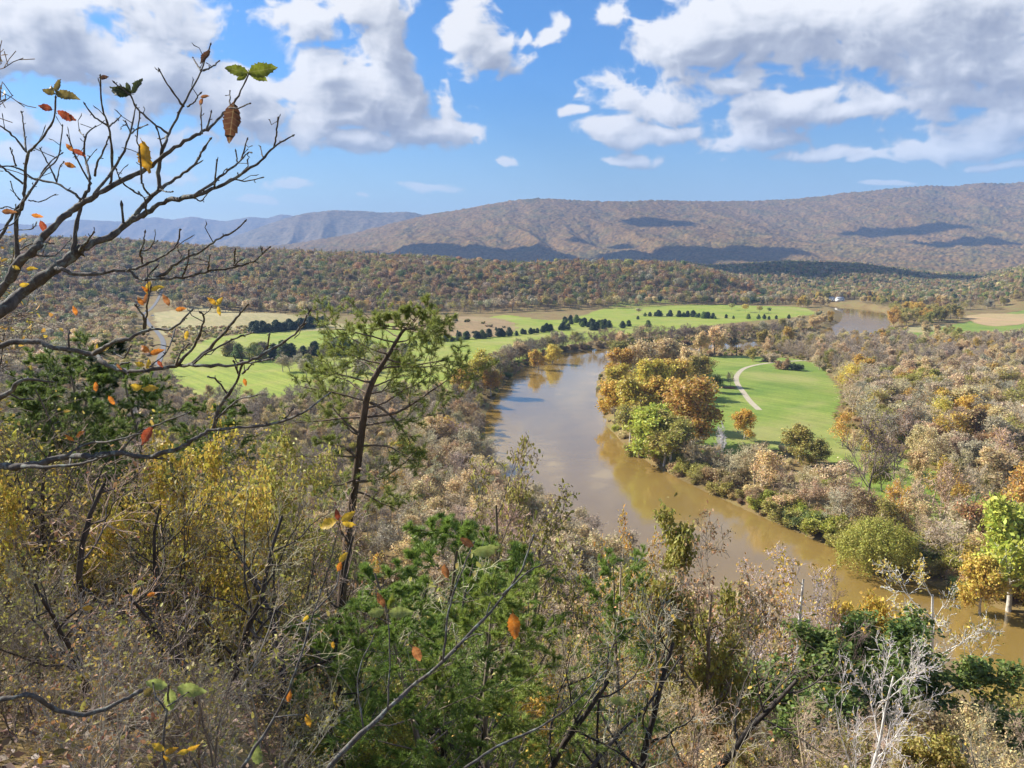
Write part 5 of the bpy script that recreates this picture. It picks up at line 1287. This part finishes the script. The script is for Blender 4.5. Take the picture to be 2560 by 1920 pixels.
TW = [
 ([(540,1570),(560,1380),(600,1190),(655,1090),(660,1000),(630,880),(625,720),(700,640)], 11, 3),
 ([(690,1140),(800,1000),(900,850),(960,690),(1000,490)], 7, 3), ([(1170,1110),(1180,900),(1220,760),(1240,690),(1350,490),(1480,230),(1550,40)], 10, 2.6),
 ([(1240,690),(1100,590),(1000,490),(960,410),(850,320)], 5, 2.6), ([(1355,490),(1250,350),(1180,230)], 5, 2.6), ([(810,1070),(830,860),(800,640),(750,470),(740,270)], 6, 2.6),
 ([(800,640),(700,570),(630,480)], 4.5, 2.6), ([(800,640),(850,600),(890,560)], 4, 2.6), ([(1430,1150),(1600,1030),(1700,950),(1780,880),(1820,740)], 7, 2.8),
 ([(1110,1160),(1060,1080),(1040,1000),(1030,800),(1010,740),(1030,540)], 5, 2.6), ([(1045,1150),(980,1110),(900,1050),(860,960)], 4.5, 2.6), ([(2020,790),(2040,680),(2050,580)], 4.5, 3),
 ([(1940,880),(1920,790)], 3.5, 2.6), ([(1580,1090),(1600,890)], 4, 2.8), ([(1430,1160),(1480,1185),(1530,1130)], 4, 2.4), ([(1700,1020),(1800,1040),(1930,1015)], 4, 2.4),
 ([(1480,480),(1490,690)][::-1], 4, 2.4), ([(1380,490),(1430,460),(1470,400)], 4, 2.6), ([(1500,225),(1560,200),(1615,155)], 4, 2.8), ([(1485,230),(1450,180),(1425,135)], 4, 2.6),
 ([(1695,500),(1695,380)], 4, 2.4), ([(1690,500),(1760,500),(1835,470)], 4, 2.4), ([(1520,670),(1555,540)], 4.5, 2.6), ([(1080,1280),(1070,1180),(1030,1130)], 4.5, 2.6),
 ([(1180,1100),(1230,1120),(1265,1120)], 3.5, 2.4), ([(1460,880),(1500,800),(1550,735)], 4.5, 2.6), ([(590,1550),(640,1490),(690,1420)], 8, 3.2), ([(960,690),(1020,650),(1085,625)], 4, 2.4), ([(960,680),(925,600)], 3.6, 2.4),
 ([(700,1000),(720,900),(770,800),(800,720)], 5, 2.6), ([(625,720),(585,670)], 3.5, 2.6), ([(640,900),(660,860)], 3.2, 2.4), ([(1750,900),(1740,830)], 3.4, 2.4), ([(1780,880),(1830,830),(1855,830)], 3.4, 2.4),
]
for k, (pts, w0, w1) in enumerate(TW):
    BR(pts, za, w0, w1, HR.uniform(-.12, .2), HR.uniform(-.25, .35), parent=None, name='twig', spurs=1.3)
LW = [([(130,1640),(120,1340),(170,1190),(180,1050),(200,850),(280,760),(390,600),(410,430)], 11, 3.2), ([(200,830),(90,700),(0,630),(-90,560)], 5, 2.8), ([(170,1060),(80,990),(0,920),(-80,860)], 6, 3),
 ([(0,930),(120,940),(250,1020),(420,1060),(540,1130),(600,1190)][::-1], 6, 3), ([(160,1200),(250,1080),(340,960),(430,860),(460,640)], 6, 2.6), ([(-120,1600),(0,1450),(100,1280),(200,1150),(280,1030),(370,900),(450,840)], 9, 2.6),
 ([(420,1050),(360,920),(300,810)], 4.5, 2.6), ([(650,1030),(560,860),(500,710)], 5, 2.6), ([(190,820),(180,680),(160,540)], 4.5, 2.6), ([(250,1580),(400,1590),(520,1470)], 5, 2.4), ([(140,1550),(260,1490),(390,1500)], 4, 2.4),
 ([(120,930),(80,810)], 4, 2.6), ([(420,1040),(440,940),(470,900)], 3.6, 2.4), ([(150,1180),(100,1120),(80,1050)], 3.6, 2.2), ([(0,1240),(60,1230),(130,1260)], 3.4, 2.2), ([(210,1180),(300,1190),(395,1145)], 3.4, 2.2), ([(170,1210),(120,1330),(10,1400)], 4, 2.4), ([(270,1340),(240,1390),(140,1400)], 3, 2)]
for pts, w0, w1 in LW: BR(pts, za, w0, w1, HR.uniform(.1, .5), HR.uniform(.1, .6), name='twig', spurs=1.2)
b3 = BR([(450,205),(600,205),(780,185),(860,240),(950,240),(1120,230),(1300,190),(1440,165),(1560,130),(1650,50)], zb, 10, 3, .05, -.25, start=[zb((340,175)), zb((385,180))])
for pts, w0, w1 in (([(780,190),(880,155),(960,120),(1060,60),(1095,0),(1105,-60)], 6, 3), ([(880,155),(860,80),(880,30),(890,-40)], 5, 2.6), ([(950,235),(1020,200),(1100,130),(1230,70),(1330,0),(1440,-55),(1500,-110)], 8, 2.6), ([(860,70),(910,55),(945,10)], 4, 2.4),
                     ([(1280,190),(1290,95)], 4, 2.4), ([(1440,165),(1440,110),(1445,60)], 4, 2.4), ([(1120,225),(1150,150),(1160,70)], 4, 2.4), ([(1430,160),(1480,120)], 3.6, 2.4)):
    BR(pts, zb, w0, w1, -.1, -.3, name='twig', spurs=1.2)
b4 = BR([(0,650),(200,620),(330,660),(570,700),(640,760),(760,800),(900,805),(1080,770),(1200,770),(1430,770),(1580,720),(1720,640),(1830,560),(1900,440)], zb, 13, 3, -.3, -.7, start=[(-150,800)])
for pts, w0, w1 in (([(575,700),(680,640),(800,600),(920,550),(1060,540),(1170,440)], 9, 3), ([(1090,770),(1190,650),(1250,500),(1240,450)], 6, 2.8), ([(1180,760),(1340,610),(1450,480),(1520,400)], 7, 3), ([(880,580),(885,480),(840,410)], 5, 2.6),
                     ([(885,580),(900,480),(905,390),(925,300)], 4.5, 2.4), ([(1640,690),(1655,580)], 4, 2.6), ([(1430,770),(1560,750),(1670,730)], 4, 2.4), ([(1830,560),(1880,510)], 4, 2.4), ([(700,690),(760,720),(800,660)], 3.5, 2.4),
                     ([(1075,545),(1030,680),(930,770)], 3, 2.2), ([(1080,770),(1110,690),(1160,640)], 4, 2.4), ([(1180,770),(1280,690),(1460,600),(1550,570)], 4, 2.4)):
    BR(pts, zb, w0, w1, -.5, -.7, name='twig', spurs=1.3)
b5 = BR([(0,1390),(140,1390),(400,1330),(560,1330),(720,1310),(900,1330),(1080,1290),(1200,1220),(1310,1165),(1560,1145),(1740,1110),(1860,1060),(2020,945)], zb, 17, 3, -.2, -.5, start=[(-155,1010)])
for pts, w0, w1 in (([(1310,1165),(1350,1020),(1440,900),(1490,760),(1480,740)], 9, 3.2), ([(1490,820),(1545,765)], 4.5, 2.8), ([(1470,830),(1435,745)], 4.5, 2.8), ([(1400,950),(1330,860),(1280,840)], 4.5, 2.6), ([(1330,1100),(1450,990),(1570,955)], 4, 2.4),
                     ([(400,1330),(520,1260),(700,1230),(900,1180)], 6, 2.6), ([(720,1310),(860,1180),(980,1130),(1160,1060)], 5, 2.4), ([(1740,1110),(1800,1040)], 4, 2.4), ([(140,1390),(330,1390),(520,1370),(640,1330)], 9, 4)):
    BR(pts, zb, w0, w1, -.3, -.5, name='twig', spurs=1.2)
BR([(0,970),(140,860),(310,870)], zb, 14, 3, -.5, -.6, start=[(-150,930)])
# second stem lower down: the twig that crosses the middle of the picture
D = 2.2; px2m = D / FPX * K
tb2 = AT(640, 1800, D); tb2[2] = H1(tb2[0], tb2[1])
sap = empty('oak_sapling', tb2); tag(sap, 'thin oak sapling slanting up across the lower middle', 'tree')
_tb, tb, oak0, oak = tb, tb2, oak, sap
BR([(50,1650),(270,1430),(420,1290),(560,1170),(780,940),(900,780),(960,620)], zd, 17, 5, .3, .6, start=[(640,1800)], name='trunk', spurs=.5)
for pts, w0, w1 in (([(555,1175),(580,950),(620,820),(690,650)], 7, 3.4), ([(820,880),(930,780),(1010,740)], 6, 3), ([(650,1660),(800,1560),(980,1480),(1130,1380),(1280,1230)], 9, 3.5), ([(200,1500),(170,1250),(240,1070)], 5, 3), ([(305,1400),(315,1150),(305,960)], 5, 3)):
    BR(pts, zd, w0, w1, .4, .5, name='twig', spurs=.8)
for pts, w0, w1 in (([(1090,1660),(1240,1430),(1330,1230),(1400,1000),(1480,760),(1530,560)], 9, 3), ([(1410,960),(1510,850),(1530,740)], 4, 2.6), ([(1240,1430),(1360,1420),(1390,1440)], 4, 2.6)):
    BR(pts, zc, w0, w1, .3, .5, name='twig', spurs=.8)
tb3 = AT(400, 1760, 2.6); tb3[2] = H1(tb3[0], tb3[1])
sap2 = empty('oak_sapling', tb3); tag(sap2, 'small sapling carrying pale green leaves at the lower left', 'tree')
tb, oak = tb3, sap2; D = 2.6; px2m = D / FPX * K
BR([(740,1640),(750,1400),(760,1290)], zc, 8, 4, 0, 0, start=[(400,1760)], name='trunk', spurs=.4)
BR([(0,1350),(140,1330),(260,1400),(420,1410),(560,1350),(640,1310)][::-1], zc, 10, 12, .3, .1, name='branch', spurs=.5)
BR([(750,1400),(700,1330),(690,1280)], zc, 4, 3, 0, 0, name='twig'); BR([(755,1380),(830,1330),(870,1300)], zc, 4, 3, 0, 0, name='twig')

# leaves: toothed oak leaves, curled
def oak_leaf(seed, curl):
    R = np.random.default_rng(seed); n = 17; s = np.linspace(0, 1, n)
    w = .235 * np.sin(np.pi * s ** .8) ** .8 * (1 + .10 * np.where(np.arange(n) % 2, 1, -1) * (s > .05) * (s < .95)); w[0] = .012; w[-1] = .01
    V = []; 
    for k in range(n):
        z = -curl * s[k] ** 2 * .45 + .03 * math.sin(s[k] * 9 + seed); c = .35 * w[k] + R.normal() * .015
        V += [(-w[k], s[k] + .03 * R.normal(), z + c + R.normal() * .012), (-w[k] * .5, s[k], z + c * .3), (0, s[k], z), (w[k] * .5, s[k], z + c * .3), (w[k], s[k] + .03 * R.normal(), z + c + R.normal() * .012)]
    F = [(k * 5 + j, k * 5 + j + 1, k * 5 + j + 6, k * 5 + j + 5) for k in range(n - 1) for j in range(4)]
    v, q, t2 = polytube([(0, -.16, .03), (0, -.07, .01), (0, .02, 0)], [.010, .009, .009], 4)
    Vn = np.concatenate([np.array(V), v]); o = len(V)
    return mesh('oak_leaf', Vn, [np.array(F), q + o, t2 + o], M_OLEAF, True)
def oleaf_mat():
    m, t, out = new_mat('oak_leaf'); oi = t.nodes.new('ShaderNodeObjectInfo'); tcn = t.nodes.new('ShaderNodeTexCoord')
    n = noise(t, tcn.outputs['Object'], 4.0, 5, .65); n2 = noise(t, tcn.outputs['Object'], 1.6, 3, .6)
    sx = t.nodes.new('ShaderNodeSeparateXYZ'); t.links.new(tcn.outputs['Object'], sx.inputs[0])
    vein = (NX(t, sx.outputs[0])._m('ABSOLUTE') * -.55 + NX(t, sx.outputs[1])) * 42.0
    vv = vein._m('SINE').sstep(.75, 1.0) * .12 + NX(t, sx.outputs[0])._m('ABSOLUTE').sstep(.02, .0) * .25
    f = ramp(t, n.outputs[0], [(0.3, (.55, .5, .45, 1)), (0.6, (1.1, 1.1, 1.1, 1))])
    c = mixc(t, 1.0, oi.outputs['Color'], f, 'MULTIPLY')
    c = mixc(t, ramp(t, n2.outputs[0], [(0.52, (0, 0, 0, 1)), (0.68, (.75, .75, .75, 1))]), c, mixc(t, 1.0, oi.outputs['Color'], (.62, .38, .3, 1), 'MULTIPLY'))
    c = mixc(t, vv, c, (.5, .42, .2, 1))
    b = t.nodes.new('ShaderNodeBsdfPrincipled'); b.inputs['Roughness'].default_value = .5; tr = t.nodes.new('ShaderNodeBsdfTranslucent'); mx = t.nodes.new('ShaderNodeMixShader'); mx.inputs[0].default_value = .55
    t.links.new(c, b.inputs['Base Color']); t.links.new(c, tr.inputs['Color']); t.links.new(b.outputs[0], mx.inputs[1]); t.links.new(tr.outputs[0], mx.inputs[2]); t.links.new(mx.outputs[0], out.inputs['Surface'])
    return m
M_OLEAF = oleaf_mat()
LEAFM = [oak_leaf(k, c) for k, c in enumerate((.2, .5, .9, -.3))]
LC = dict(g=(.20, .24, .03), dg=(.06, .08, .03), br=(.13, .06, .035), go=(.62, .34, .03), o=(.65, .22, .03), r=(.34, .07, .03), y=(.75, .50, .05), pg=(.34, .40, .11), ru=(.42, .17, .06), ol=(.22, .17, .05))
def leaf(p, cv, L_, ang, col, parent, base, depth, face=None):
    """p: stalk end in the view, L_: length in display px, ang: direction on screen in degrees (0 = right, 90 = up)"""
    px, py = cv(p); pos = AT(px, py, depth); size = L_ * depth / FPX * K
    o = bpy.data.objects.new('leaf', LEAFM[HR.integers(0, 4)]); COL.objects.link(o); o.parent = parent
    a = R_(ang); Yd = Vector((math.cos(a), HR.uniform(-.25, .25), math.sin(a))).normalized()
    nrm = Vector((HR.uniform(-.45, .45), -1 if face is None else face, HR.uniform(-.2, .7))); Xd = Yd.cross(nrm).normalized(); Zd = Xd.cross(Yd)
    Mx = Matrix((Xd, Yd, Zd)).transposed().to_4x4()
    o.matrix_local = Matrix.Translation(Vector(pos - base)) @ Mx @ Matrix.Scale(size, 4)
    c = LC[col]; v = HR.uniform(.85, 1.15); o.color = (c[0] * v, c[1] * v, c[2] * v, 1)
ok_ = (oak0, _tb)
for p, L_, an, c in [((1830,245),48,168,'g'),((1835,240),62,8,'g'),((1838,245),38,-20,'g'),((1825,255),28,200,'g'),((1725,475),74,-98,'br'),((1050,760),66,-75,'go'),((480,910),24,-20,'o'),((490,770),20,-50,'o'),((540,810),24,-25,'r'),
                     ((405,400),28,130,'ol'),((410,385),30,60,'ol'),((412,395),46,-8,'ol'),((405,400),26,160,'ol'),((965,395),45,172,'dg'),((965,400),42,165,'dg'),((960,385),22,110,'dg'),((972,390),40,40,'dg'),((1545,80),32,-130,'br'),
                     ((430,530),38,-25,'r'),((385,510),30,165,'r'),((235,1290),20,-10,'o'),((300,1335),28,-70,'r'),((1475,480),16,70,'ru'),((1480,425),18,20,'ru'),((20,1265),26,0,'ru'),((735,280),20,5,'br')]:
    leaf(p, za, L_, an, c, *ok_, 3.1)
for p, L_, an, c in [((905,330),30,80,'y'),((925,310),30,20,'y'),((920,320),20,140,'o'),((890,390),26,70,'ru'),((880,400),22,120,'o'),((1040,400),26,120,'ru'),((1150,560),20,-100,'y'),((1080,430),22,10,'o'),((920,690),30,150,'o'),((925,700),28,20,'o'),((915,735),30,-80,'y'),
                     ((890,770),26,170,'y'),((970,740),18,-60,'r'),((120,180),18,150,'y'),((165,180),20,10,'y'),((120,280),20,10,'y'),((870,895),38,195,'y'),((880,915),34,0,'y'),((930,1150),44,-120,'r'),((470,1210),26,30,'o'),((455,1230),24,150,'o'),((590,930),22,90,'o'),((670,960),22,-60,'o'),
                     ((1330,400),22,50,'y'),((1325,395),22,140,'go'),((1340,410),20,-80,'y'),((470,460),20,110,'o'),((1500,850),18,-80,'o'),((720,760),16,-60,'ru'),((600,640),16,-100,'y'),((640,680),18,40,'y')]:
    leaf(p, zb, L_, an, c, *ok_, 2.5)
s_ = (sap, tb2)
for p, L_, an, c in [((690,690),66,20,'pg'),((690,660),36,150,'ru'),((565,740),44,-90,'ru'),((870,960),62,-85,'o'),((420,1110),44,-65,'ru'),((290,945),52,205,'pg'),((310,960),54,5,'pg'),((310,940),36,70,'g'),((290,930),36,115,'ru'),((1310,1350),44,-15,'pg'),((305,930),30,40,'pg')]:
    leaf(p, zd, L_, an, c, *s_, 2.65)
for p, L_, an, c in [((1520,545),52,200,'y'),((1540,545),38,35,'y'),((1525,540),26,100,'r'),((1545,555),30,-10,'y'),((1530,730),30,50,'y'),((1525,770),28,70,'o'),((1380,1420),30,-70,'go'),((1400,1440),24,-120,'y'),((1310,1310),30,-105,'o'),((1390,970),20,-130,'y'),((1500,1090),18,-90,'go'),((1165,1640),56,95,'pg')]:
    leaf(p, zc, L_, an, c, *s_, 2.6)
s_ = (sap2, tb3)
for p, L_, an, c in [((755,1290),52,165,'pg'),((770,1300),58,-95,'pg'),((800,1295),70,-8,'pg'),((690,1300),40,220,'ol'),((740,1580),34,150,'y'),((745,1590),30,20,'go'),((740,1600),24,-60,'go'),((850,1580),30,200,'y'),((845,1575),26,10,'go'),((600,880),22,60,'y'),((700,870),22,200,'o'),((420,940),26,175,'go'),((240,1590),30,10,'ol'),((180,1640),26,70,'go')]:
    leaf(p, zc, L_, an, c, *s_, 2.6)

# ------------------------------------------------------------------ labels that single out each tree
def ordinal(n):
    if n <= 20: return ordw[n - 1]
    return f"{n}{'th' if 10 <= n % 100 <= 20 else {1: 'st', 2: 'nd', 3: 'rd'}.get(n % 10, 'th')}"
by = {}
for e, zone, cw, kw, sx in TREES: by.setdefault((zone, cw, kw), []).append((sx, e))
for (zone, cw, kw), L_ in by.items():
    L_.sort(key=lambda q: q[0])
    for k, (sx, e) in enumerate(L_):
        e['group'] = 'trees ' + zone
        e['label'] = f'{cw} {kw} {zone}' + (f', {ordinal(k + 1)} from left' if len(L_) > 1 else '')

# ------------------------------------------------------------------ haze
m = bpy.data.materials.new('haze'); m.use_nodes = True; t = m.node_tree; t.nodes.clear()
out = t.nodes.new('ShaderNodeOutputMaterial'); pv = t.nodes.new('ShaderNodeVolumePrincipled')
pv.inputs['Color'].default_value = (0.38, 0.58, 1.0, 1); pv.inputs['Density'].default_value = 0.000066; pv.inputs['Anisotropy'].default_value = 0.0
t.links.new(pv.outputs[0], out.inputs['Volume'])
hx, y0, y1, z0, z1 = 26000.0, -6000.0, 17500.0, -60.0, 1150.0
V = np.array([(sx * hx, yv, zv) for zv in (z0, z1) for yv in (y0, y1) for sx in (-1, 1)])
Fh = np.array([(0, 2, 3, 1), (4, 5, 7, 6), (0, 1, 5, 4), (2, 6, 7, 3), (0, 4, 6, 2), (1, 3, 7, 5)])
tag(obj('haze', mesh('haze', V, Fh, m)), 'thin blue autumn haze filling the valley', 'haze', kind='stuff')
print('objects', len(bpy.data.objects), 'tris', sum(len(me.loops) - 2 * len(me.polygons) for me in bpy.data.meshes))
